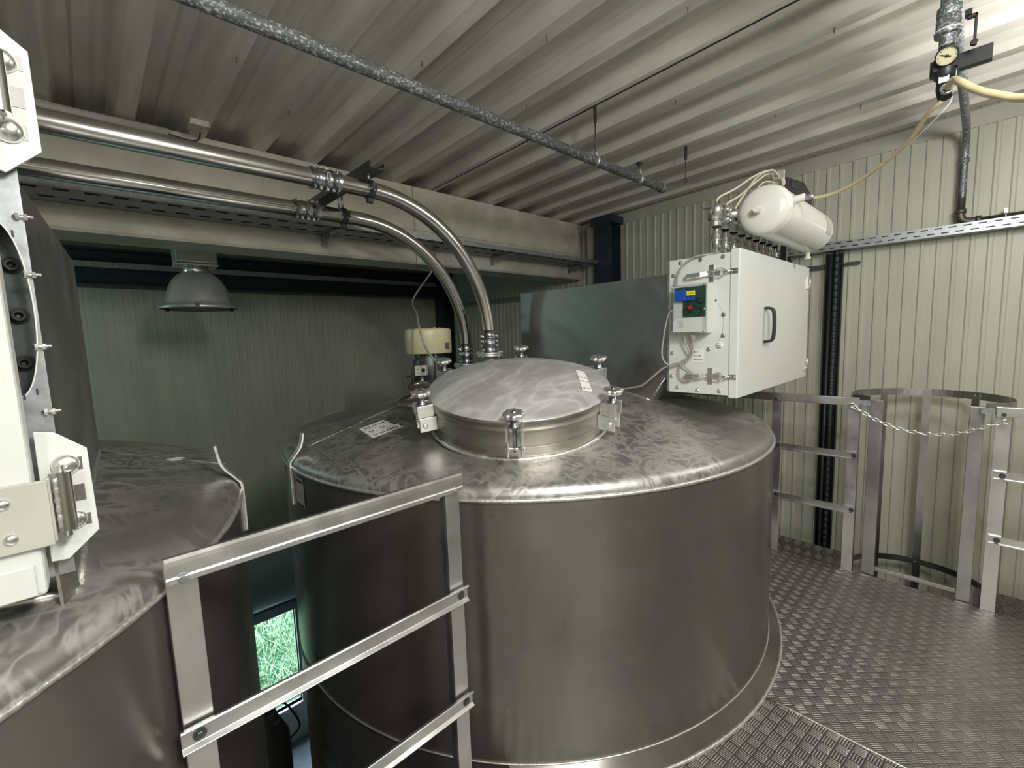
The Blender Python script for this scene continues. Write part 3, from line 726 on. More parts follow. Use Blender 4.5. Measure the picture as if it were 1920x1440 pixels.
for z in (1.792, 1.306):
    b = MB().box(3.145, 3.18, 0.729, 0.7365, z-0.035, z+0.035).cyl((3.203, 0.735, z-0.036), (3.203, 0.735, z+0.036), 0.008, 12).box(3.206, 3.23, 0.732, 0.76, z-0.035, z+0.035)
    for dz in (-0.022, 0.022): hexa(b, (3.162, 0.729, z+dz), (0, -1, 0), 0.006, 0.005)
    obj('door_hinge', b, 'chrome', door)
for z in (1.789, 1.3245):
    la = obj('toggle_latch', MB().box(2.079, 2.083, 0.815, 0.885, z-0.012, z+0.012).box(2.0785, 2.083, 0.846, 0.868, z-0.038, z+0.038), 'chrome', t, bevel=0.001)
    b = MB()
    lp = [Vector((2.078, 0.875, z)), Vector((2.062, 0.900, z-0.001)), Vector((2.058, 0.935, z-0.002)), Vector((2.062, 0.968, z-0.003))]
    vv = []
    for p in lp:
        for dx, dz in ((0.004, -0.012), (-0.004, -0.009), (-0.004, 0.009), (0.004, 0.012)): vv.append(p+Vector((dx, 0, dz)))
    b.add(vv, [(i*4+k, (i+1)*4+k, (i+1)*4+(k+1) % 4, i*4+(k+1) % 4) for i in range(3) for k in range(4)]+[(0, 1, 2, 3), (15, 14, 13, 12)])
    obj('latch_lever', b, 'chrome', la)
    b = MB().tube(smoothpath([(2.070, 0.872, z-0.008), (2.066, 0.84, z-0.011), (2.068, 0.812, z-0.017), (2.070, 0.79, z-0.004), (2.070, 0.79, z+0.004), (2.068, 0.812, z+0.017), (2.066, 0.84, z+0.011), (2.070, 0.872, z+0.008)], 5), 0.0032, 8)
    obj('latch_bow', b, 'chrome', la)
    b = MB().box(2.0735, 2.0775, 0.742, 0.774, z-0.011, z+0.011).tube([(2.076, 0.774, z), (2.064, 0.780, z), (2.064, 0.786, z), (2.070, 0.794, z)], 0.006, 8)
    for yy in (0.75, 0.765): b.lathe([(0, 0), (0.004, 0), (0.003, 0.003), (0, 0.003)], (2.0735, yy, z), (-1, 0, 0), 10)
    obj('latch_catch', b, 'chrome', door)
for y, z in ((1.005, 1.855), (0.909, 1.857), (0.809, 1.857), (1.039, 1.801), (1.043, 1.429), (1.045, 1.316), (1.015, 1.262), (0.917, 1.255), (0.816, 1.257), (0.803, 1.602), (0.803, 1.509), (0.867, 1.447)):
    obj('bolt', bolt_mb((2.083, y, z), (-1, 0, 0), 0.0062, 0.006), 'chrome', t)
obj('hole_plug', MB().lathe([(0, 0), (0.005, 0), (0.004, 0.001), (0, 0.001)], (2.0828, 0.838, 1.668), (-1, 0, 0), 14), 'black', t)
b = MB().box(2.082, 2.0829, 0.888, 0.944, 1.387, 1.447); st = obj('sticker', b, 'paper', t, label='square white type sticker with three printed lines')
for i, wd in enumerate(('B8.17', '70-1278', '2007-0710')):
    obj('printed_line', text_mb(wd, 0.0115, (2.0816, 0.940, 1.432-0.018*i), (0, -1, 0), (0, 0, 1), 0.0002, 1.0), 'ink', st)
b = MB().lathe([(0, 0), (0.017, 0), (0.017, 0.0008), (0, 0.0008)], (2.0829, 0.819, 1.466), (-1, 0, 0), 28); st = obj('sticker', b, 'paper', t, label='small round white sticker')
for i in range(3): obj('printed_line', MB().box(2.0815, 2.082, 0.812-0.002*(i == 0), 0.824+0.004*(i == 0), 1.472-0.009*i, 1.4745-0.009*i), 'ink', st)
b = MB().tube([(2.0828, 0.835-0.032*math.sin(a), 1.565+0.085*math.cos(a)) for a in [0.2+k*0.15 for k in range(18)]], 0.0009, 5); obj('plate_edge_line', b, 'zinc', t)

# ---- control box on the cabinet
t = thing('control_box', 'small control box with clear cover, blue transformer inside, on the grey cabinet', 'control box', (2.05, 0.93, 1.516))
obj('case', MB().box(2.030, 2.0815, 0.852, 1.018, 1.522, 1.744), 'white', t, bevel=0.005)
obj('cover_frame', MB().box(2.0175, 2.0295, 0.850, 1.016, 1.520, 1.526).box(2.0175, 2.0295, 0.850, 1.016, 1.738, 1.746).box(2.0175, 2.0295, 0.850, 0.857, 1.526, 1.738).box(2.0175, 2.0295, 1.009, 1.016, 1.526, 1.738), 'glass', t)
obj('clear_cover', MB().box(2.006, 2.0085, 0.850, 1.016, 1.520, 1.746).box(2.0085, 2.0175, 0.850, 0.8525, 1.520, 1.746).box(2.0085, 2.0175, 1.0135, 1.016, 1.520, 1.746), 'glass', t, label='clear plastic cover')
obj('circuit_board', MB().box(2.0272, 2.0296, 0.860, 0.965, 1.598, 1.735).box(2.0272, 2.0296, 0.965, 1.006, 1.712, 1.735), 'pcb', t)
b = MB()
for k in range(26):
    y = random.uniform(0.864, 0.95); z = random.uniform(1.60, 1.715); b.box(2.018, 2.0272, y, y+random.uniform(0.004, 0.012), z, z+random.uniform(0.003, 0.010))
obj('board_component', b, 'dark', t)
obj('transformer', MB().box(2.011, 2.0268, 0.945, 0.998, 1.672, 1.722), 'cyan', t, bevel=0.003)
obj('transformer', MB().box(2.014, 2.0268, 0.905, 0.944, 1.672, 1.706), 'cyan', t, bevel=0.002)
obj('display', MB().box(2.014, 2.0270, 0.917, 0.936, 1.634, 1.650), 'red', t, label='small red digital display')
ys = obj('yellow_sticker', MB().box(2.0048, 2.0058, 0.899, 0.937, 1.695, 1.715), 'yellow', t, label='yellow sticker with black print')
obj('printed_line', text_mb('FI.1A', 0.013, (2.0046, 0.933, 1.7005), (0, -1, 0), (0, 0, 1), 0.0002, 1.0), 'ink', ys)
ps = obj('paper_sheet', MB().prism([(2.0125, 0.868, 1.595), (2.0125, 0.985, 1.592), (2.0125, 1.006, 1.578), (2.0125, 1.006, 1.530), (2.0125, 0.868, 1.530)], (0.001, 0, 0)), 'paper', t, label='folded printed paper behind the cover')
b = MB()
for k in range(7): b.box(2.0118, 2.0122, 0.955, 0.985-0.006*(k % 3), 1.548+0.005*k, 1.5495+0.005*k)
obj('printed_line', b, 'cable', ps)
for y, r, h in ((0.968, 0.010, 0.022), (0.928, 0.016, 0.028)):
    obj('cable_gland', MB().lathe([(0, 0), (r, 0), (r, h*0.5), (r*0.8, h*0.6), (r*0.7, h), (0, h)], (2.052, y, 1.5215), (0, 0, -1), 18), 'jbox', t)
for y in (0.857, 1.010):
    for z in (1.530, 1.632, 1.736):
        obj('cover_screw', MB().lathe([(0, 0), (0.005, 0), (0.0045, 0.003), (0, 0.003)], (2.0055, y, z), (-1, 0, 0), 12), 'zinc', t)
def cable(path, r, mat, label, cat='cable', name='cable', n=8, group=None):
    P = smoothpath(path, n); o = obj(name, MB().tube(P, r, 10), mat, None, P[0]); tag(o, label, cat, group); return o
cable([(2.056, 1.010, 1.748), (2.060, 1.008, 1.79), (2.062, 0.985, 1.838), (2.068, 0.94, 1.868), (2.072, 0.90, 1.874), (2.10, 0.868, 1.878), (2.14, 0.862, 1.882)], 0.0045, 'cable', 'grey cable arching from the control box over the top of the cabinet')
cable([(2.052, 0.968, 1.497), (2.055, 0.960, 1.47), (2.058, 0.948, 1.440), (2.068, 0.952, 1.415), (2.064, 0.985, 1.392), (2.062, 1.02, 1.372), (2.05, 1.055, 1.378), (2.04, 1.075, 1.42), (2.04, 1.068, 1.50), (2.045, 1.05, 1.60), (2.07, 1.034, 1.66)], 0.0042, 'cable', 'grey cable looping down left of the control box')
cable([(2.052, 0.928, 1.492), (2.058, 0.928, 1.455), (2.06, 0.940, 1.415), (2.06, 0.975, 1.385), (2.06, 1.02, 1.378), (2.06, 1.08, 1.355), (2.06, 1.14, 1.305), (2.065, 1.20, 1.262), (2.07, 1.26, 1.247), (2.07, 1.33, 1.236), (2.0, 1.42, 1.262)], 0.005, 'cable', 'grey cable sagging from the control box to the tank roof')
cable([(2.060, 0.985, 1.380), (2.064, 1.0, 1.345), (2.068, 0.99, 1.308), (2.068, 0.965, 1.296), (2.068, 0.94, 1.305), (2.068, 0.93, 1.330), (2.068, 0.955, 1.352), (2.064, 0.985, 1.378)], 0.0035, 'cable', 'thin grey cable loop hanging by the lower latch')

# ================================================================== AIR RECEIVER AND PULSE VALVES
ay, az_, ar = 0.675, 2.040, 0.104
t = thing('air_receiver', 'white horizontal air vessel above the grey filter cabinet', 'air tank', (2.62, ay, az_-ar))
xa, xb = 2.155, 2.94
obj('vessel', MB().lathe([(0, -0.018), (0.06, -0.015), (0.088, -0.006), (0.099, 0.006), (0.1035, 0.022), (ar, 0.03), (ar, xb-xa-0.03), (0.1035, xb-xa-0.022), (0.099, xb-xa-0.006), (0.06, xb-xa+0.015), (0, xb-xa+0.018)], (xa, ay, az_), (1, 0, 0), 64), 'whitep', t)
obj('girth_weld', MB().ring((xa+0.03, ay, az_), ar, 0.0018, 60, 6, (1, 0, 0)), 'whitep', t)
b = MB().lathe([(0, -0.04), (0.013, -0.04), (0.016, -0.036), (0.016, 0), (0, 0)], (xa-0.016, ay+0.012, az_-0.004), (1, 0, 0), 6, False); obj('end_plug', b, 'whitep', t)
b = MB().lathe([(0.016, 0), (0.016, 0.035), (0.013, 0.038), (0, 0.038)], (2.235, ay-ar+0.006, az_+0.030), (0, -1, 0.12), 20); obj('side_port', b, 'whitep', t)
b = MB().lathe([(0.011, 0), (0.011, 0.03), (0.016, 0.03), (0.016, 0.042), (0, 0.042)], (2.88, ay, az_-ar+0.003), (0, 0, -1), 16); obj('drain_plug', b, 'whitep', t)
b = MB().lathe([(0.016, 0), (0.016, 0.05), (0.021, 0.05), (0.021, 0.065), (0.009, 0.067), (0.009, 0.08), (0, 0.08)], (xb+0.012, ay, az_), (1, 0, 0), 16); obj('end_port', b, 'whitep', t)
b = MB(); 
for k in range(9):
    a0_ = math.radians(180+5+k*6)
b.lathe([(ar+0.0012, 0), (ar+0.0012, 0.10)], (2.79, ay, az_), (1, 0, 0), 12, True, math.radians(150), math.radians(200)); obj('type_label', b, 'trim', t, label='faded grey type label')
# hose to it
valves = None
for k in range(9):
    x = 2.165+0.105*k; y = 0.872
    if k == 0:
        v = thing('pulse_valve', '', 'valve', (x, y, 1.868))
        obj('riser_pipe', MB().cyl((x, y, 1.868), (x, y, 2.02), 0.0165, 18), 'chrome', v)
        obj('union_nut', MB().lathe([(0.017, 0.075), (0.026, 0.075), (0.026, 0.080), (0.023, 0.083), (0.023, 0.100), (0.019, 0.106), (0.0165, 0.107)], (x, y, 1.868), (0, 0, 1), 18), 'chrome', v)
        b = MB().lathe([(0.021, 0), (0.023, 0.004), (0.023, 0.022), (0.018, 0.03), (0.018, 0.045)], (x, y, 2.008), (0, 0, 1), 10, False)
        b.lathe([(0.020, 0.0), (0.038, 0.006), (0.036, 0.052), (0.046, 0.054), (0.046, 0.060), (0, 0.062)], (x, y, 2.035), (0, 0, 1), 24, sharp=(2, 3))
        b.box(x-0.046, x+0.046, y-0.046, y+0.046, 2.090, 2.0955).box(x-0.02, x+0.02, y-0.022, y-0.05, 2.035, 2.075)
        obj('valve_body', b, 'chrome', v)
        b = MB().cyl((x, y-0.03, 2.055), (x, 0.78, 2.045), 0.014, 14)
        for dx, dz in ((-0.015, 0.022), (0.015, 0.022), (-0.015, -0.022), (0.015, -0.022)): b.cyl((x+dx, y-0.035, 2.052+dz), (x+dx, y-0.062, 2.050+dz), 0.008, 10)
        b.box(x-0.024, x+0.024, y-0.050, y-0.044, 2.02, 2.085)
        obj('clamp_flange', b, 'cast', v)
        b = MB().lathe([(0.009, 0), (0.009, 0.008), (0.006, 0.010), (0.005, 0.024), (0, 0.024)], (x-0.005, y, 2.094), (0, 0, 1), 10); obj('tube_fitting', b, 'cast', v)
        valves = v; vv_ = v
    else:
        vv_ = valves.copy(); C.objects.link(vv_); vv_.location = (x, y, 1.868)
        for ch in valves.children:
            if ch.name.startswith(('riser', 'union', 'valve_b', 'clamp', 'tube_f')):
                c2 = ch.copy(); C.objects.link(c2); c2.parent = vv_
    vv_['group'] = 'pulse valves over the cabinet'
    vv_['label'] = ['frontmost bright pulse valve on its riser above the grey cabinet', 'second pulse valve from the front above the grey cabinet', 'third pulse valve from the front above the grey cabinet',
                    'fourth pulse valve in the row behind the white air vessel', 'fifth pulse valve in the row behind the white air vessel', 'sixth pulse valve in the row, half hidden by the air vessel',
                    'seventh pulse valve in the row, in shade under the air vessel', 'second last pulse valve in the row by the right wall', 'rearmost pulse valve of the row, nearest the right wall'][k]
# solenoid pilot box
t = thing('pilot_valve_box', 'black pilot valve box behind the top of the white air vessel', 'valve box', (3.15, 0.85, 2.22))
pb = [(2.884, 0.78, 2.355), (2.860, 0.78, 2.215), (3.12, 0.78, 2.200), (3.20, 0.78, 2.195), (3.36, 0.78, 2.245), (3.42, 0.78, 2.34), (3.20, 0.78, 2.390)]
obj('box_cover', MB().prism(pb, (0, 0.10, 0)), 'black', t, bevel=0.008)
obj('cover_rib', MB().prism([(2.93, 0.776, 2.345), (3.00, 0.776, 2.33), (3.06, 0.776, 2.32), (2.93, 0.776, 2.305)], (0, 0.004, 0)), 'dark', t)
b = MB().box(2.835, 2.858, 0.79, 0.87, 2.245, 2.385); obj('fitting_plate', b, 'jbox', t)
b = MB().ring((2.815, 0.785, 2.315), 0.017, 0.006, 20, 8, (0, 1, 0)); b.cyl((2.83, 0.80, 2.29), (2.80, 0.80, 2.285), 0.012, 12); obj('eyelet', b, 'jbox', t)
b = MB().box(3.0, 3.03, 0.81, 0.84, 1.89, 2.23); obj('stand_post', b, 'bracket', t)
b = MB().box(2.94, 3.02, 0.80, 0.86, 1.866, 1.89); obj('stand_foot', b, 'bracket', t)
TB = 'cream pneumatic tubes over the air vessel'
cable([(2.16, 0.872, 2.118), (2.19, 0.868, 2.145), (2.30, 0.84, 2.195), (2.46, 0.82, 2.275), (2.62, 0.81, 2.335), (2.76, 0.81, 2.36), (2.84, 0.82, 2.36)], 0.0050, 'tube', 'cream tube arching from the frontmost pulse valve to the black pilot box', 'tube', 'pneumatic_tube', group=TB)
cable([(2.265, 0.872, 2.118), (2.29, 0.87, 2.135), (2.38, 0.85, 2.18), (2.52, 0.83, 2.262), (2.66, 0.82, 2.33), (2.77, 0.83, 2.35), (2.84, 0.84, 2.345)], 0.0050, 'tube', 'cream tube from the second pulse valve to the black pilot box', 'tube', 'pneumatic_tube', group=TB)
cable([(2.375, 0.872, 2.118), (2.42, 0.86, 2.17), (2.54, 0.83, 2.29), (2.66, 0.80, 2.345), (2.76, 0.80, 2.345), (2.84, 0.81, 2.33)], 0.0050, 'tube', 'cream tube just above the air vessel, from the third pulse valve', 'tube', 'pneumatic_tube', group=TB)
cable([(2.48, 0.872, 2.118), (2.54, 0.86, 2.19), (2.66, 0.84, 2.29), (2.77, 0.82, 2.31), (2.84, 0.83, 2.30)], 0.0045, 'tube', 'shortest cream tube, from the fourth pulse valve to the black pilot box', 'tube', 'pneumatic_tube', group=TB)

# ================================================================== REGULATOR, WALL PIPE AND HOSES
t = thing('compressed_air_pipe', 'thin dark pipe from the roof down the right wall and along it', 'pipe', (4.04, 0.13, 2.16))
P = smoothpath([(0.6, 0.126, 2.605), (2.2, 0.126, 2.625), (3.7, 0.128, 2.662), (3.93, 0.130, 2.655), (4.015, 0.131, 2.60), (4.035, 0.132, 2.50), (4.037, 0.132, 2.36), (4.04, 0.133, 2.24), (4.04, 0.133, 2.20)], 8)
b = MB().tube(P, 0.018, 14); obj('pipe_run', b, 'oldzinc', t)
b = MB().tube([(4.04, 0.133, 2.50), (4.04, 0.133, 2.20)], 0.0195, 14); obj('lagged_section', b, 'brown', t)
P = smoothpath([(4.04, 0.133, 2.21), (4.04, 0.133, 2.185), (4.04, 0.12, 2.158), (4.04, 0.09, 2.146), (4.04, 0.05, 2.146)], 6)
b = MB().tube(P, 0.023, 14).cyl((4.04, 0.133, 2.20), (4.04, 0.133, 2.225), 0.027, 14).cyl((4.04, 0.065, 2.146), (4.04, 0.04, 2.146), 0.027, 14); obj('elbow', b, 'brown', t)
b = MB().cyl((4.04, 0.06, 2.146), (4.04, -3.1, 2.146), 0.016, 14); obj('pipe_run', b, 'brown', t)
b = MB().ring((4.04, -0.06, 2.146), 0.019, 0.005, 16, 6, (0, 1, 0)).box(4.04, 4.09, -0.066, -0.054, 2.115, 2.125); b.box(4.03, 4.05, -0.068, -0.052, 2.165, 2.19); obj('pipe_clip', b, 'chrome', t)
b = MB().lathe([(0.019, 0), (0.023, 0.004), (0.023, 0.03), (0.019, 0.034)], (4.037, 0.132, 2.50), (0, 0, 1), 14); obj('socket', b, 'oldzinc', t)

rx, ry = 1.905, 0.116
t = thing('pressure_regulator', 'grey valve and black regulator with round gauge hanging from the roof pipe', 'regulator', (rx, ry, 2.15))
b = MB().lathe([(0.0, 0.0), (0.0185, 0), (0.0185, 0.030), (0.030, 0.034), (0.030, 0.044), (0.0275, 0.046), (0.0275, 0.082), (0.024, 0.086), (0.0275, 0.090), (0.0275, 0.108), (0.020, 0.114), (0.020, 0.285)], (rx, ry, 2.332), (0, 0, 1), 24, sharp=(1, 2, 3, 4))
obj('ball_valve', b, 'oldzinc', t)
obj('thread_tape', MB().ring((rx, ry, 2.377), 0.0295, 0.0022, 30, 6).ring((rx, ry, 2.364), 0.0195, 0.002, 30, 6), 'paper', t)
hb = MB().box(rx-0.012, rx+0.012, 0.068, 0.083, 2.396, 2.412).box(rx-0.006, rx+0.006, 0.056, 0.078, 2.388, 2.398)
hb.box(rx-0.006, rx+0.006, 0.056, 0.0625, 2.325, 2.398).cyl((rx-0.006, 0.0600, 2.321), (rx+0.006, 0.0600, 2.321), 0.0085, 14)
obj('valve_lever', hb, 'black', t, bevel=0.0015)
obj('regulator_body', MB().lathe([(0, 0), (0.020, 0), (0.025, 0.006), (0.025, 0.04), (0.020, 0.05), (0.0185, 0.09)], (rx, ry, 2.245), (0, 0, 1), 24).box(rx-0.020, rx+0.030, ry-0.026, ry+0.026, 2.268, 2.300), 'black', t)
obj('mounting_channel', MB().box(rx+0.032, rx+0.036, 0.022, 0.153, 2.277, 2.318).box(rx+0.036, rx+0.060, 0.022, 0.153, 2.314, 2.318).box(rx+0.036, rx+0.060, 0.022, 0.153, 2.277, 2.281), 'black', t)
gd = Vector((-0.86, -0.10, -0.50)).normalized(); gc = Vector((rx-0.036, ry-0.003, 2.296))
obj('gauge_case', MB().lathe([(0.010, -0.020), (0.022, -0.016), (0.0255, -0.010), (0.0255, 0.004), (0.023, 0.006), (0.023, 0.002), (0, 0.002)], gc, gd, 40, sharp=(3, 4, 5)), 'black', t)
ga = obj('gauge_dial', MB().lathe([(0, 0.0025), (0.0228, 0.0025)], gc, gd, 40), 'cream', t, label='cream gauge dial with a black needle')
gu = Vector((0, 0, 1)); gu = (gu-gd*gu.dot(gd)).normalized(); gr = gu.cross(gd)
nd = (gr*-0.9+gu*0.42).normalized(); nw = gd.cross(nd)
b = MB().prism([gc+gd*0.0035+nd*-0.010+nw*0.0022, gc+gd*0.0035+nd*-0.010-nw*0.0022, gc+gd*0.0035+nd*0.017-nw*0.0006, gc+gd*0.0035+nd*0.017+nw*0.0006], gd*0.0008)
b.lathe([(0, 0), (0.004, 0), (0.004, 0.001), (0, 0.001)], gc+gd*0.0035, gd, 14); obj('needle', b, 'ink', ga)
b = MB()
for k in range(25):
    a = math.radians(-45+k*11.25); d_ = gr*math.cos(a)+gu*math.sin(a); w_ = gd.cross(d_); r1 = 0.0165 if k % 4 == 0 else 0.0185
    b.prism([gc+gd*0.003+d_*r1+w_*0.0004, gc+gd*0.003+d_*r1-w_*0.0004, gc+gd*0.003+d_*0.0208-w_*0.0004, gc+gd*0.003+d_*0.0208+w_*0.0004], gd*0.0003)
obj('scale_marks', b, 'ink', ga)
obj('outlet_elbow', MB().tube([(rx, ry, 2.262), (rx, ry, 2.220), (rx-0.004, ry-0.002, 2.205), (rx-0.008, ry-0.003, 2.192)], [0.018, 0.019, 0.018, 0.016], 16), 'black', t)
obj('sticker', MB().prism([(rx-0.0205, ry-0.010, 2.232), (rx-0.0205, ry+0.012, 2.232), (rx-0.0205, ry+0.012, 2.250), (rx-0.0205, ry-0.010, 2.250)], (0.004, 0, 0)), 'paper', t, label='small white sticker')
obj('outlet_ring', MB().ring((rx-0.034, ry-0.008, 2.206), 0.013, 0.004, 20, 8, (-0.9, -0.3, 0.2)).cyl((rx-0.034, ry-0.008, 2.206), (rx-0.005, ry, 2.206), 0.011, 14), 'zinc', t)
cable([(rx-0.036, ry-0.010, 2.207), (1.835, 0.095, 2.212), (1.76, 0.078, 2.175), (1.715, 0.045, 2.127), (1.675, 0.004, 2.085), (1.64, -0.045, 2.05), (1.55, -0.16, 2.00), (1.35, -0.42, 1.96), (1.15, -0.8, 2.02)], 0.0095, 'hose', 'thick yellowed air hose leaving the regulator to the right edge', 'hose', 'air_hose')
cable([(rx-0.008, ry+0.004, 2.185), (1.913, 0.149, 2.165), (1.996, 0.203, 2.118), (2.10, 0.298, 2.083), (2.19, 0.398, 2.062), (2.233, 0.480, 2.060), (2.236, 0.530, 2.068)], 0.0068, 'hose', 'thinner yellowed hose sagging from the regulator to the white air vessel', 'hose', 'air_hose')
b = MB().lathe([(0.010, 0), (0.012, 0.002), (0.012, 0.028), (0.010, 0.03)], (2.236, 0.538, 2.0735), (0, -1, -0.18), 16); 
tag(obj('hose_clamp', b, 'zinc', None, (2.236, 0.53, 2.07)), 'small metal clamp joining the yellowed hose to the white vessel port', 'clamp')
cable([(rx+0.0, 0.105, 2.215), (rx+0.02, 0.10, 2.19), (1.93, 0.118, 2.165), (1.98, 0.16, 2.14), (2.06, 0.22, 2.118), (2.10, 0.26, 2.112)], 0.0016, 'paper', 'thin white string drooping beside the hose under the regulator', 'string', 'string')

# ================================================================== CONVEYING PIPES
def coupling(root, c, ax, r, L):
    ax = Vector(ax).normalized(); c = Vector(c)
    pr = [(r+0.001, -L/2), (r+0.009, -L/2), (r+0.009, -L/2+0.004), (r+0.006, -L/2+0.008), (r+0.006, -L*0.17), (r+0.010, -L*0.15), (r+0.007, -L*0.12), (r+0.007, L*0.12), (r+0.010, L*0.15), (r+0.006, L*0.17), (r+0.006, L/2-0.008), (r+0.009, L/2-0.004), (r+0.009, L/2), (r+0.001, L/2)]
    o = obj('pipe_coupling', MB().lathe(pr, c, ax, 40, sharp=(1, 12)), 'coupling', root)
    # clamp bolts on two lines
    side = Vector((0, -1, 0)) if abs(ax.x) > 0.5 else Vector((-0.7, -0.7, 0))
    oth = ax.cross(side).normalized()
    for sg, dd in ((1, 0.3), (-1, 0.3)):
        b = MB()
        for f in (-0.40, -0.22, 0, 0.22, 0.40):
            q = c+ax*L*f+(oth*sg*0.93+side*0.38)*(r+0.010)
            b.cyl(q-(oth*0.3-side)*0.011, q+(oth*0.3-side)*0.011, 0.0055, 8)
            if abs(f) == 0.22 or f == 0: b.box(-0.006, 0.006, -0.006, 0.006, -0.006, 0.006, Matrix.Translation(q+side*0.004))
        obj('coupling_bolt', b, 'chrome', o)
    b = MB(); q = c+side*(r+0.0085); w_ = oth
    pts = [q+w_*(0.018*math.cos(a))*1.3+ax*0.008*math.sin(a) for a in [2*PI*k/16 for k in range(16)]]
    b.tube(pts, 0.002, 6, closed=True); obj('lever_loop', b, 'cast', o)
def conveying(y, z, xe, zend, r, xbend, label, cps):
    t = thing('conveying_pipe', label, 'pipe', (xe, y, zend))
    rad = xe-xbend
    P = [(-3.1, y, z), (0, y, z)]
    for k in range(0, 25):
        a = PI/2*k/24; P.append((xbend+rad*math.sin(a), y, z-(rad*1.0)*(1-math.cos(a))))
    P.append((xe, y, zend))
    obj('pipe_tube', MB().tube(P, r, 32), 'pipe', t)
    for x in cps: coupling(t, (x, y, z), (1, 0, 0), r, 0.135)
    coupling(t, (xe, y, zend+0.075), (0, 0, 1), r, 0.135)
    # flange pair and stub to the roof
    fz = zend-0.008
    b = MB().lathe([(0, 0), (0.092, 0), (0.092, 0.010), (r, 0.010)], (xe, y, fz), (0, 0, 1), 40, sharp=(1, 2)); obj('pipe_flange', b, 'cast', t)
    b = MB().lathe([(0, 0), (0.092, 0), (0.092, 0.010), (0, 0.010)], (xe, y, fz-0.013), (0, 0, 1), 40, sharp=(1, 2)); obj('pipe_flange', b, 'cast', t)
    for k in range(8):
        a = 2*PI*k/8+0.2; obj('flange_bolt', hexa(MB(), (xe+0.076*math.cos(a), y+0.076*math.sin(a), fz+0.010), (0, 0, 1), 0.009, 0.008).cyl((xe+0.076*math.cos(a), y+0.076*math.sin(a), fz-0.026), (xe+0.076*math.cos(a), y+0.076*math.sin(a), fz+0.01), 0.006, 10), 'chrome', t)
    b = MB().cyl((xe, y, cone_z(xe, y)+0.001), (xe, y, fz-0.013), r+0.004, 30); obj('roof_stub', b, 'cast', t)
    return t
cp1 = conveying(2.16, 2.292, 1.868, 1.438, 0.040, 1.10, 'upper bent stainless conveying pipe, nearer to the camera, with steel couplings', (0.895,))
cp2 = conveying(2.56, 2.250, 1.99, 1.352, 0.040, 1.22, 'lower bent stainless conveying pipe behind the upper one, entering the roof further left', (0.945,))
t = thing('pipe_bracket', 'dark channel bracket reaching from the concrete beam over both conveying pipes', 'bracket', (1.12, 3.06, 2.37))
b = MB().box(1.085, 1.165, 2.08, 3.06, 2.372, 2.377).box(1.085, 1.089, 2.08, 3.06, 2.377, 2.405).box(1.161, 1.165, 2.08, 3.06, 2.377, 2.405)
obj('arm', b, 'bracket', t)
obj('wall_plate', MB().box(1.06, 1.19, 3.053, 3.0615, 2.28, 2.42), 'bracket', t)
for nm, x, y, z, r in (('near', 1.115, 2.16, 2.292, 0.040), ('far', 1.150, 2.56, 2.250, 0.040)):
    c = obj('pipe_clamp', MB().lathe([(r+0.0005, -0.014), (r+0.006, -0.014), (r+0.006, 0.014), (r+0.0005, 0.014)], (x, y, z), (1, 0, 0), 32, sharp=(1, 2)).box(x-0.014, x+0.014, y-0.012, y+0.012, z-r-0.024, z-r-0.004).box(x-0.014, x+0.014, y-r-0.022, y-r-0.004, z-0.014, z+0.014), 'dark', t)
    b = MB().cyl((x, y, z+r+0.004), (x, y, 2.371), 0.006, 10)
    if nm == 'far': b.cyl((x-0.022, y, z+r-0.002), (x-0.022, y, 2.371), 0.005, 10)
    b.cyl((x, y-r-0.013, z-0.022), (x, y-r-0.013, z+0.022), 0.0065, 10)
    obj('clamp_bolt', b, 'zinc', c)

# ---- pressure relief unit with cream cover
mx, my = 1.622, 2.48
mz = cone_z(mx, my)
t = thing('relief_valve', 'cream round cover on a grey cylinder, left behind the manway lid', 'relief valve', (mx, my, mz))
b = MB().lathe([(0.0, 0.082), (0.10, 0.081), (0.138, 0.076), (0.147, 0.068), (0.149, 0.058), (0.149, -0.076), (0.146, -0.079), (0.142, -0.077)], (mx, my, 1.524), (0, 0, 1), 64); cv = obj('cover', b, 'cream', t)
dr = Vector((-mx+0.42, -my, 0)).normalized()
a0_ = math.atan2(dr.y, dr.x)+0.62
b = MB().lathe([(0.1502, -0.055), (0.1502, -0.012)], (mx, my, 1.524), (0, 0, 1), 8, True, a0_, a0_+0.30); tp = obj('type_plate', b, 'zinc', cv)
obj('plate_print', MB().lathe([(0.1508, -0.022), (0.1508, -0.016)], (mx, my, 1.524), (0, 0, 1), 6, True, a0_+0.15, a0_+0.26), 'ink', tp) if False else None
b = MB().lathe([(0.095, 0.0), (0.105, 0.002), (0.102, 0.16), (0.092, 0.20), (0.092, 0.30)], (mx, my, mz), (0, 0, 1), 48); obj('cylinder', b, 'bracket', t)
b = MB().lathe([(0.10, -0.004), (0.135, -0.002), (0.135, 0.012), (0.10, 0.014)], (mx, my, mz+0.012), (0, 0, 1), 40, sharp=(1, 2)); obj('base_flange', b, 'plate', t)
for k in range(3):
    a = k*2*PI/3+0.3; b = MB().cyl((mx+0.118*math.cos(a), my+0.118*math.sin(a), mz+0.02), (mx+0.118*math.cos(a), my+0.118*math.sin(a), 1.612), 0.006, 10).lathe([(0, 0), (0.010, 0), (0.008, 0.007), (0, 0.008)], (mx+0.118*math.cos(a), my+0.118*math.sin(a), 1.603), (0, 0, 1), 10); obj('tie_rod', b, 'zinc', t)
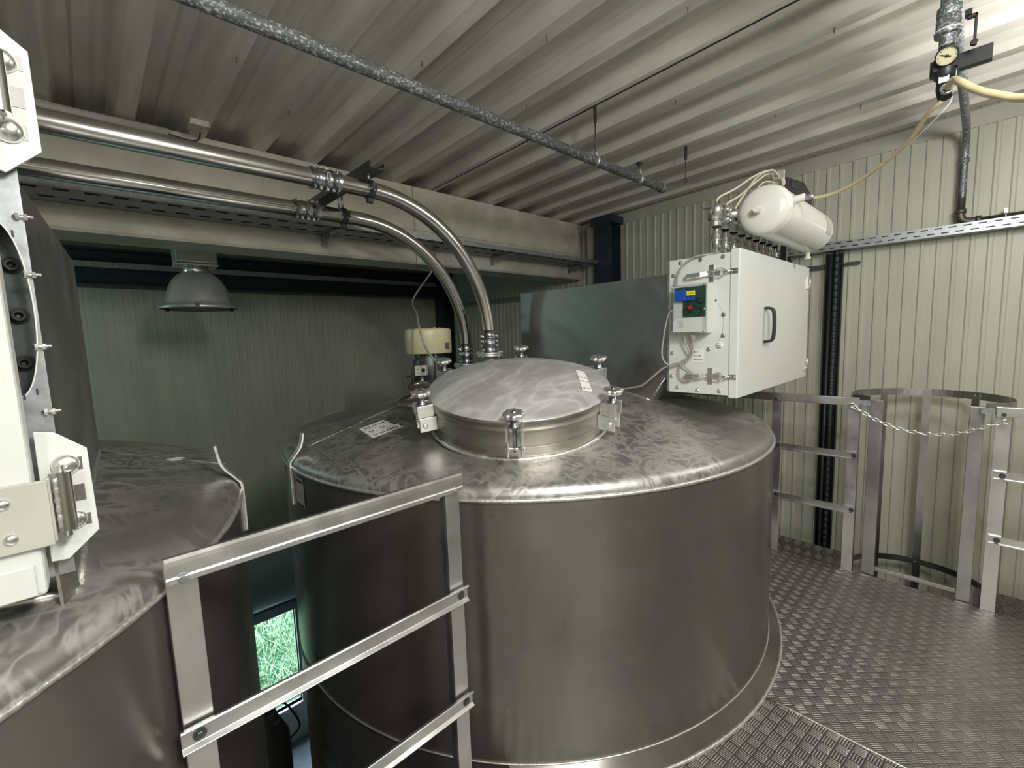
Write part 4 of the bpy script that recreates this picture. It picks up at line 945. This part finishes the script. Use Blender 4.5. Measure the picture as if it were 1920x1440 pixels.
# switch box on its left front
sb = Vector((1.452, 2.312, 1.352)); su = Vector((0.757, -0.653, 0)); sv = Vector((0.653, 0.757, 0))
Ms = Matrix(((su.x, sv.x, 0, sb.x), (su.y, sv.y, 0, sb.y), (0, 0, 1, sb.z), (0, 0, 0, 1)))
sw = obj('switch_box', MB().box(-0.035, 0.035, -0.025, 0.04, -0.030, 0.030, Ms), 'jbox', t, bevel=0.004)
b = MB()
for dx, dz, r in ((-0.012, 0.010, 0.007), (0.003, -0.014, 0.006), (-0.015, -0.010, 0.005)): b.lathe([(0, 0), (r, 0), (r*0.8, 0.006), (0, 0.007)], Ms @ Vector((dx, -0.025, dz)), -sv, 12)
obj('plug', b, 'cast', sw)
obj('rotary_knob', MB().lathe([(0, 0), (0.011, 0), (0.010, 0.010), (0, 0.011)], Ms @ Vector((0.017, -0.025, 0.004)), -sv, 16), 'black', sw)
b = MB().ring(Ms @ Vector((-0.018, 0.02, 0.045)), 0.026, 0.007, 24, 8, (0.653, 0.757, 0)); obj('cable_loop', b, 'black', t)
b = MB().ring(Ms @ Vector((-0.055, 0.0, -0.035)), 0.036, 0.005, 24, 6, (0, 0.1, 1)); obj('cable_loop', b, 'black', t)
obj('support_foot', MB().cyl(Ms @ Vector((0, 0.01, -0.03)), (sb.x+0.0065, sb.y+0.0075, cone_z(sb.x, sb.y)), 0.012, 12), 'plate', t)
cable([(2.14, 3.055, 2.33), (2.09, 3.02, 2.22), (2.03, 2.98, 2.08), (1.798, 2.915, 1.836), (1.56, 2.50, 1.700), (1.435, 2.284, 1.619), (1.407, 2.196, 1.51), (1.377, 2.076, 1.438), (1.381, 1.995, 1.392), (1.42, 1.96, 1.345)], 0.006, 'cable', 'grey cable hanging from the concrete beam across the cream cover')

# ================================================================== HANGING LAMP
lx, ly = 0.655, 4.0
t = thing('pendant_lamp', 'unlit silver dome lamp hanging in the far bay behind the beam', 'lamp', (lx, ly, 1.8))
b = MB().box(lx-0.125, lx+0.125, ly-0.10, ly+0.10, 2.135, 2.44).box(lx-0.13, lx+0.13, ly-0.105, ly+0.105, 2.115, 2.1345); obj('ballast_housing', b, 'lampg', t, bevel=0.012)
obj('neck', MB().lathe([(0.075, 0), (0.080, 0.01), (0.080, 0.045), (0.07, 0.05)], (lx, ly, 2.07), (0, 0, 1), 40), 'chrome', t)
pr = [(0.088, 2.072), (0.115, 2.058), (0.150, 2.02), (0.178, 1.97), (0.198, 1.91), (0.210, 1.862), (0.216, 1.845), (0.240, 1.835), (0.245, 1.822), (0.240, 1.812)]
obj('dome_shade', MB().lathe(pr, (lx, ly, 0), (0, 0, 1), 64), 'lampg', t)
obj('lamp_glass', MB().lathe([(0.236, 1.815), (0.20, 1.805), (0.1, 1.797), (0, 1.795)], (lx, ly, 0), (0, 0, 1), 48), 'lens', t)
b = MB()
for a in (0.4, 2.4, 4.5): b.box(0.233, 0.25, -0.012, 0.012, 1.805, 1.84, Matrix.Translation((lx, ly, 0)) @ Matrix.Rotation(a, 4, 'Z'))
obj('clip', b, 'dark', t)
obj('suspension_rod', MB().cyl((lx, ly, 2.435), (lx, ly, cz(ly)+0.06), 0.008, 10), 'zinc', t)

# ================================================================== ROOF PIPE AND HANGERS
t = thing('roof_pipe', 'weathered galvanised pipe running under the roof sheets to a capped end', 'pipe', (1.5, 1.49, 2.46))
gy, gz = 1.50, 2.465
obj('pipe_tube', MB().tube([(-3.1, gy, gz), (2.83, gy, gz)], 0.024, 24), 'oldzinc', t)
obj('end_cap', MB().lathe([(0.0245, 0), (0.030, 0.004), (0.030, 0.040), (0.024, 0.046), (0, 0.047)], (2.815, gy, gz), (1, 0, 0), 24), 'oldzinc', t)
def hanger(x, y, zt_, zb, label=None, hook=True, parent=None):
    if parent is None: r = thing('pipe_hanger', label, 'hanger', (x, y, zt_))
    else: r = parent
    b = MB().box(x-0.003, x+0.003, y-0.009, y+0.009, zt_-0.085, zt_).ring((x, y, zt_-0.006), 0.009, 0.003, 12, 5, (1, 0, 0)); obj('strap', b, 'bracket', r)
    b = MB().cyl((x, y, zt_-0.08), (x, y, zb), 0.0035, 8).lathe([(0, 0), (0.009, 0), (0.009, 0.008), (0, 0.008)], (x, y, zt_-0.088), (0, 0, 1), 6, False)
    if hook: b.tube([(x, y+0.012*math.sin(a), zb-0.012+0.012*math.cos(a)) for a in [k*0.5 for k in range(11)]], 0.0035, 6)
    obj('rod', b, 'bracket', r)
hanger(2.11, gy, 2.751, gz+0.03, 'strap and rod hanger clamped round the roof pipe', hook=False, parent=t)
obj('pipe_clamp', MB().lathe([(0.0245, -0.006), (0.027, -0.006), (0.027, 0.006), (0.0245, 0.006)], (2.11, gy, gz), (1, 0, 0), 24).box(2.102, 2.118, gy-0.008, gy+0.008, gz+0.026, gz+0.045), 'cast', t)
obj('pipe_clamp', MB().lathe([(0.0245, -0.009), (0.028, -0.009), (0.028, 0.009), (0.0245, 0.009)], (2.56, gy, gz), (1, 0, 0), 24).box(2.552, 2.568, gy-0.010, gy+0.010, gz+0.026, gz+0.055), 'cast', t)
obj('vent_knob', MB().lathe([(0.008, 0), (0.008, 0.03), (0.020, 0.034), (0.020, 0.042), (0, 0.044)], (2.56, gy, gz+0.053), (0, 0, 1), 18), 'dark', t)
hanger(3.03, 1.43, cz(1.43)+0.001, 2.545, 'empty hooked hanger dangling from the roof right of the capped pipe end')

# ---- conduit and junction box on top of the beam
t = thing('conduit', 'grey plastic conduit clipped along the top of the concrete beam, left', 'conduit', (0.2, 3.04, 2.66))
obj('conduit_tube', MB().tube([(-1.6, 3.045, 2.635), (0.44, 3.040, 2.672)], 0.021, 14), 'conduit', t)
obj('bare_cable', MB().tube(smoothpath([(0.42, 3.045, 2.671), (0.52, 3.045, 2.660), (0.57, 3.03, 2.665), (0.575, 2.97, 2.69)], 5), 0.004, 6), 'cblack', t)
for x in (-0.6, 0.25): obj('conduit_clip', MB().ring((x, 3.045, 2.653 if x < 0 else 2.668), 0.018, 0.003, 14, 6, (1, 0, 0)).box(x-0.006, x+0.006, 3.045, 3.069, 2.64, 2.65), 'bracket', t)
t = thing('junction_box', 'dirty white junction box under the roof sheet above the beam', 'junction box', (0.55, 2.9, 2.69))
obj('box_case', MB().box(0.51, 0.595, 2.845, 2.93, 2.682, 2.7045), 'jbox', t, bevel=0.004)
obj('box_lid', MB().box(0.507, 0.598, 2.842, 2.933, 2.672, 2.6815), 'jbox', t, bevel=0.003)
obj('screw_hole', MB().lathe([(0, 0), (0.005, 0)], (0.56, 2.885, 2.6718), (0, 0, -1), 10), 'ink', t)

# ================================================================== FRONT GUARDRAIL (aluminium)
def chan_rail(x0, x1, y, z0, z1, axis='x'):
    """open aluminium channel with lips, web at the far side"""
    b = MB(); L = (z1-z0)
    prof = [(0, z0), (0, z1), (-0.012, z1+0.004), (-0.0145, z1), (-0.004, z1-0.006), (-0.004, z0+0.006), (-0.0145, z0), (-0.012, z0-0.004)]
    if axis == 'x': b.prism([(x0, y+d, z) for d, z in prof], (x1-x0, 0, 0))
    else: b.prism([(y+d, x0, z) for d, z in prof], (0, x1-x0, 0))
    return b
t = thing('guardrail', 'short aluminium guardrail at the deck edge between the two tanks, foreground', 'guardrail', (0.41, 1.02, 0))
yf = 1.006
b = MB().prism([(0.066, yf, 1.106), (0.066, yf-0.003, 1.118), (0.066, yf, 1.121), (0.066, yf, 1.138), (0.066, yf-0.003, 1.141), (0.066, yf-0.002, 1.152), (0.066, yf+0.004, 1.157), (0.066, yf+0.016, 1.157), (0.066, yf+0.016, 1.106)], (0.681, 0, 0))
obj('top_rail', b, 'alu', t, bevel=0.0015)
for z in (0.767, 0.428): obj('mid_rail', chan_rail(0.060, 0.751, yf+0.010, z+0.004, z+0.046), 'alu', t, bevel=0.0008)
for x0, x1 in ((0.067, 0.117), (0.698, 0.745)):
    obj('post', MB().box(x0, x1, 1.0235, 1.030, -0.04, 1.118).box(x0, x0+0.004, 1.030, 1.055, -0.04, 1.118), 'alu', t, bevel=0.001)
for x, z in ((0.092, 1.114), (0.722, 1.112)):
    obj('bolt', bolt_mb((x, yf, z), (0, -1, 0), 0.0065, 0.005), 'zinc', t)
for x in (0.090, 0.728):
    for z in (0.792, 0.452): obj('bolt', bolt_mb((x, yf+0.006, z), (0, -1, 0), 0.0075, 0.005), 'bracket', t)

# ================================================================== REAR GUARDRAILS, LADDER, CAGE, CHAIN
def rear_rail(y0, y1, posts, label):
    t = thing('guardrail', label, 'guardrail', (3.34, (y0+y1)/2, 0))
    obj('top_rail', MB().box(3.300, 3.330, y0, y1, 1.050, 1.100), 'alu', t, bevel=0.003)
    for z in (0.722, 0.378):
        obj('mid_rail', MB().prism([(3.330, y0+0.01, z), (3.316, y0+0.01, z-0.003), (3.316, y0+0.01, z+0.003), (3.326, y0+0.01, z+0.006), (3.326, y0+0.01, z+0.034), (3.316, y0+0.01, z+0.037), (3.316, y0+0.01, z+0.043), (3.330, y0+0.01, z+0.040)], (0, y1-y0-0.02, 0)), 'alu', t)
    for y in posts:
        obj('post', MB().box(3.3305, 3.336, y-0.028, y+0.028, 0.0005, 1.052).box(3.336, 3.344, y+0.022, y+0.028, 0.1, 1.052), 'alu', t, bevel=0.001)
        for z in (0.742, 0.398):
            obj('bolt', bolt_mb((3.3255, y-0.012, z), (-1, 0, 0), 0.008, 0.005), 'bracket', t)
        obj('bolt', bolt_mb((3.3, y, 1.062), (-1, 0, 0), 0.006, 0.004), 'bracket', t)
    return t
tA = rear_rail(0.482, 1.88, (0.510, 0.925, 1.80), 'aluminium guardrail on the deck edge between the tank and the caged ladder')
tB = rear_rail(-3.1, -0.072, (-0.100, -1.5, -3.0), 'aluminium guardrail right of the caged ladder, running out of view')
for tt, y0, y1 in ((tA, 0.43, 0.482), (tB, -0.072, -0.02)):
    obj('joining_bracket', MB().box(3.318, 3.322, y0, y1, 1.058, 1.088).box(3.312, 3.342, (y0+y1)/2-0.012, (y0+y1)/2+0.012, 1.02, 1.058), 'zinc', tt)

t = thing('caged_ladder', 'aluminium ladder with round safety cage rising through the deck edge at right', 'ladder', (3.36, 0.22, -3.4))
obj('stile', MB().box(3.362, 3.390, 0.378, 0.440, -3.4, 1.085), 'shadealu', t, bevel=0.002)
obj('stile', MB().box(3.362, 3.390, -0.035, 0.022, -3.4, 1.085), 'shadealu', t, bevel=0.002)
for k in range(12):
    z = 0.045-0.285*k
    obj('rung', MB().box(3.364, 3.388, 0.0221, 0.3779, z-0.012, z+0.012), 'shadealu', t, bevel=0.003)
cc = Vector((3.575, 0.204)); cr = 0.352
def hoop(z0, z1, a0, a1, root):
    b = MB(); n = 40; vs2 = []
    for k in range(n+1):
        a = a0+(a1-a0)*k/n
        for r, z in ((cr, z0), (cr+0.004, z0), (cr+0.004, z1), (cr, z1)): vs2.append((cc.x+r*math.cos(a), cc.y+r*math.sin(a), z))
    fs = [(i*4+k, (i+1)*4+k, (i+1)*4+(k+1) % 4, i*4+(k+1) % 4) for i in range(n) for k in range(4)]+[(0, 1, 2, 3), (n*4+3, n*4+2, n*4+1, n*4)]
    b.add(vs2, fs)
    # straight legs back to the stiles
    for a, ys in ((a1, 0.440), (a0, -0.035)):
        ex = cc.x+(cr+0.002)*math.cos(a); ey = cc.y+(cr+0.002)*math.sin(a)
        d = Vector((3.40-ex, ys+(0.003 if ys > 0 else -0.003)-ey, 0)); nn = Vector((-d.y, d.x, 0)).normalized()*0.002
        b.prism([Vector((ex, ey, z0))-nn, Vector((ex, ey, z0))+nn, Vector((ex, ey, z1))+nn, Vector((ex, ey, z1))-nn], d)
    obj('cage_hoop', b, 'shadealu', root)
for z0, z1 in ((1.060, 1.105), (-0.092, -0.052), (-1.25, -1.21), (-2.4, -2.36)): hoop(z0, z1, math.radians(-112), math.radians(112), t)
for a in (-104, -70, -35, 3, 40, 72, 104):
    a = math.radians(a); Mz = Matrix.Translation((cc.x, cc.y, 0)) @ Matrix.Rotation(a, 4, 'Z')
    obj('cage_strip', MB().box(cr-0.0045, cr-0.0005, -0.020, 0.020, -2.42, 1.10, Mz), 'shadealu', t)
    for z in (1.085, 1.08-1.155): obj('cage_bolt', MB().lathe([(0, 0), (0.005, 0), (0.004, 0.003), (0, 0.003)], Mz @ Vector((cr-0.0045, 0.006, z)), -(Mz.to_3x3() @ Vector((1, 0, 0))), 8), 'zinc', t)
# chain
cpts = smoothpath([(3.292, 0.510, 1.052), (3.292, 0.45, 1.012), (3.292, 0.381, 0.973), (3.292, 0.262, 0.935), (3.292, 0.132, 0.931), (3.292, 0.032, 0.958), (3.292, -0.043, 0.998), (3.296, -0.100, 1.026)], 10)
acc = [0]
for i in range(1, len(cpts)): acc.append(acc[-1]+(cpts[i]-cpts[i-1]).length)
tot = acc[-1]; nl = 23
def at_len(s):
    for i in range(1, len(acc)):
        if acc[i] >= s: f = (s-acc[i-1])/(acc[i]-acc[i-1]+1e-9); return cpts[i-1].lerp(cpts[i], f)
    return cpts[-1]
t = thing('safety_chain', 'steel link chain sagging across the ladder opening', 'chain', tuple(at_len(tot/2)))
for k in range(nl):
    p = at_len(tot*(k+0.5)/nl); q0_ = at_len(max(0, tot*(k+0.5)/nl-0.01)); q1_ = at_len(min(tot, tot*(k+0.5)/nl+0.01))
    d = (q1_-q0_).normalized(); sd = Vector((1, 0, 0)) if k % 2 else d.cross(Vector((1, 0, 0))).normalized()
    hl_ = tot/nl*0.5+0.0042; w_ = 0.0075; pts = []
    for j in range(14):
        a = 2*PI*j/14; cxx = math.cos(a); sxx = math.sin(a)
        pts.append(p+d*((hl_-w_)*(1 if cxx > 0 else -1)+w_*cxx)+sd*w_*sxx)
    obj('chain_link', MB().tube(pts, 0.0022, 6, closed=True), 'chrome', t)
obj('end_hook', MB().ring(cpts[0]+Vector((0, 0.004, 0.004)), 0.012, 0.003, 16, 6, (1, 0.3, 0)), 'chrome', t)
obj('end_hook', MB().ring(cpts[-1]+Vector((0, -0.006, 0.002)), 0.011, 0.003, 16, 6, (1, 0.3, 0)), 'chrome', t)

# ================================================================== LEFT FILTER CABINET (close, hinge side)
t = thing('filter_cabinet', 'light grey enamel cabinet frame with heavy hinges at the left edge, very close', 'cabinet', (-0.5, 1.0, 1.18))
b = MB().box(-1.0, -0.072, 0.93, 0.985, 1.188, 2.05); obj('cabinet_body', b, 'white', t, bevel=0.006)
obj('inner_wall', MB().box(-1.0, -0.128, 0.99, 1.04, 1.17, 2.05), 'white', t)
# flange strip with oval cut-out, facing the room
def holed_plate(outer, hole, y0, y1):
    """plate in the XZ plane with one hole; both loops have the same count"""
    b = MB(); n = len(outer); vs2 = []
    for y in (y0, y1):
        for p in outer: vs2.append((p[0], y, p[1]))
        for p in hole: vs2.append((p[0], y, p[1]))
    fs = []
    for i in range(n):
        j = (i+1) % n
        fs += [(i, j, n+j, n+i), (2*n+i, 3*n+i, 3*n+j, 2*n+j), (i, 2*n+i, 2*n+j, j), (n+i, n+j, 3*n+j, 3*n+i)]
    b.add(vs2, fs); return b
def rect_loop(x0, x1, z0, z1, cx, cz_, n=48):
    out = []
    for k in range(n):
        a = 2*PI*k/n+1e-4; dx, dz = math.cos(a), math.sin(a)
        # anisotropic ray so that slim rectangles sample evenly
        dx *= (x1-x0); dz *= (z1-z0)
        ts = []
        if dx > 1e-9: ts.append((x1-cx)/dx)
        if dx < -1e-9: ts.append((x0-cx)/dx)
        if dz > 1e-9: ts.append((z1-cz_)/dz)
        if dz < -1e-9: ts.append((z0-cz_)/dz)
        tt = min(ts); out.append((cx+dx*tt, cz_+dz*tt))
    return out
ocx, ocz, orx, orz = -0.074, 1.605, 0.027, 0.128
n = 48
oval = [(ocx+orx*math.cos(2*PI*k/n+1e-4), ocz+orz*math.sin(2*PI*k/n+1e-4)) for k in range(n)]
outer = rect_loop(-0.125, -0.0435, 1.19, 2.05, ocx, ocz, n)
obj('flange_strip', holed_plate(outer, oval, 0.992, 0.998), 'zinc', t, label='grey flange strip with a long oval cut-out')
obj('oval_edge', MB().tube([(x, 0.9925, z) for x, z in oval], 0.0012, 5, closed=True), 'whitep', t)
obj('dark_backing', MB().box(-0.123, -0.049, 1.032, 1.036, 1.20, 2.02), 'bracket', t)
for z, x in ((1.614, -0.0665), (1.535, -0.068), (1.672, -0.0665)):
    pass
for x, z in ((-0.0655, 1.676), (-0.0655, 1.600), (-0.0672, 1.527)):
    b = MB().lathe([(0, 0), (0.0125, 0), (0.0125, 0.002), (0.009, 0.002), (0.009, 0.010), (0.008, 0.011), (0.0048, 0.011), (0.0048, 0.005), (0, 0.005)], (x, 1.032, z), (0, -1, 0), 20, sharp=(1, 2, 3, 5, 6)); obj('socket_bolt', b, 'black', t)
for z in (1.742, 1.658, 1.551, 1.451):
    b = MB().cyl((-0.0545, 0.9905, z), (-0.0335, 0.9885, z+0.0005), 0.0030, 10); hexa(b, (-0.0435, 0.9895, z), (1, 0, 0), 0.0052, 0.004); hexa(b, (-0.0485, 0.9895, z), (-1, 0, 0), 0.0055, 0.004); obj('edge_bolt', b, 'chrome', t)
for x, z in ((-0.0575, 1.718), (-0.0705, 1.478), (-0.0565, 1.484)):
    obj('small_slot', MB().box(x-0.0012, x+0.0012, 0.9912, 0.992, z-0.006, z+0.004), 'ink', t)
# hexagonal hinge plates with slots
def hexplate(pts, name='hinge_plate'):
    b = MB().prism([(x, 0.974, z) for x, z in pts], (0, 0.005, 0)); return obj(name, b, 'white', t, bevel=0.001)
hb_ = hexplate([(-0.0665, 1.424), (-0.045, 1.420), (-0.011, 1.389), (-0.0095, 1.254), (-0.048, 1.218), (-0.0675, 1.220)])
ht_ = hexplate([(-0.1, 2.03), (-0.039, 1.995), (-0.0145, 1.974), (-0.0145, 1.836), (-0.054, 1.799), (-0.1, 1.82)])
def slot(root, x, z, w_, h_):
    b = MB().prism([(x+w_/2*(1 if abs(math.cos(a)) > .3 else .5)*(1 if math.cos(a) > 0 else -1), 0.9732, z+h_/2*(1 if math.sin(a) > 0 else -1)*(1 if abs(math.sin(a)) > .3 else .55)) for a in [k*PI/4+PI/8 for k in range(8)]], (0, 0.0008, 0)); obj('slot', b, 'plate', root)
slot(hb_, -0.026, 1.3205, 0.013, 0.026); slot(hb_, -0.0255, 1.367, 0.014, 0.020); slot(hb_, -0.024, 1.276, 0.014, 0.018)
slot(ht_, -0.032, 1.9065, 0.015, 0.028); slot(ht_, -0.029, 1.954, 0.014, 0.020); slot(ht_, -0.033, 1.858, 0.014, 0.020)
def dome(root, c, ax, r): obj('dome_bolt', MB().lathe([(r, 0), (r*0.98, r*0.16), (r*0.8, r*0.42), (r*0.5, r*0.60), (r*0.2, r*0.68), (0, r*0.70)], c, ax, 28), 'chrome', root)
dome(hb_, (-0.037, 0.973, 1.368), (0, -1, 0), 0.0165); dome(hb_, (-0.035, 0.973, 1.279), (0, -1, 0), 0.0150)
dome(ht_, (-0.043, 0.973, 1.952), (0, -1, 0), 0.0165); dome(ht_, (-0.046, 0.973, 1.858), (0, -1, 0), 0.0175)
for root, z0, z1, x in ((hb_, 1.274, 1.363, -0.0435), (ht_, 1.872, 1.953, -0.050)):
    obj('hinge_tube', MB().lathe([(0.0055, 0), (0.0125, 0), (0.0125, z1-z0), (0.0055, z1-z0), (0.0055, 0)], (x, 0.9475, z0), (0, 0, 1), 28, sharp=(1, 2, 3)), 'pipe', root)
    b = MB().tube([(x-0.006, 0.9365, z0+0.006+(z1-z0-0.012)*k/16) for k in range(17)], [0.0030*(1.0+0.3*(k % 3 == 0)) for k in range(17)], 8); obj('tube_weld', b, 'weld', root)
    obj('hinge_pin', MB().cyl((x, 0.947, z0-0.010), (x, 0.947, z1+0.010), 0.0054, 12), 'chrome', root)
    br = obj('hinge_bar', MB().box(x-0.14, x-0.0135, 0.921, 0.9285, z0-0.012, z1-0.004).box(x-0.0175, x-0.0110, 0.929, 0.940, z0-0.010, z1-0.004), 'trim', root, bevel=0.0015)
    for xx, zz in ((x-0.058, z1-0.028), (x-0.055, z0+0.010)): dome(br.parent, (xx, 0.921, zz), (0, -1, 0), 0.0080)
obj('lower_panel', MB().box(-1.0, -0.082, 0.924, 0.9295, 1.192, 1.238), 'white', t, bevel=0.002)
obj('foot_gusset', MB().prism([(-0.062, 0.99, cone_zL(-0.062, 0.99)-0.01), (-0.043, 1.035, cone_zL(-0.043, 1.035)), (-0.046, 1.035, 1.215), (-0.063, 0.99, 1.215)], (-0.004, 0.002, 0)), 'collar', t)

# ================================================================== BETWEEN THE TANKS, BELOW THE DECK
t = thing('wiring_board', 'olive board with black cable standing low in the gap between the tanks', 'board', (0.55, 3.2, FZ))
obj('board', MB().prism([(0.05, 3.33, FZ+0.01), (0.815, 3.33, FZ+0.01), (0.805, 3.33, -1.22), (0.76, 3.33, -1.14), (0.742, 3.33, -1.08), (0.70, 3.33, -0.93), (0.05, 3.33, -0.93)], (0, 0.03, 0)), 'olive', t)
obj('board_edge', MB().tube([(0.700, 3.326, -0.93), (0.742, 3.326, -1.08), (0.806, 3.326, -1.24), (0.817, 3.326, -3.4)], 0.006, 6), 'zinc', t)
obj('board_wire', MB().tube(smoothpath([(0.70, 3.30, -0.98), (0.78, 3.29, -1.00), (0.84, 3.29, -1.12), (0.87, 3.29, -1.22), (0.86, 3.31, -1.28), (0.81, 3.325, -1.32)], 6), 0.007, 8), 'cblack', t)
for x, z in ((0.70, -1.08), (0.73, -1.14), (0.62, -1.18)): obj('terminal', MB().box(x-0.02, x+0.02, 3.315, 3.3295, z-0.015, z+0.015), 'jbox', t)
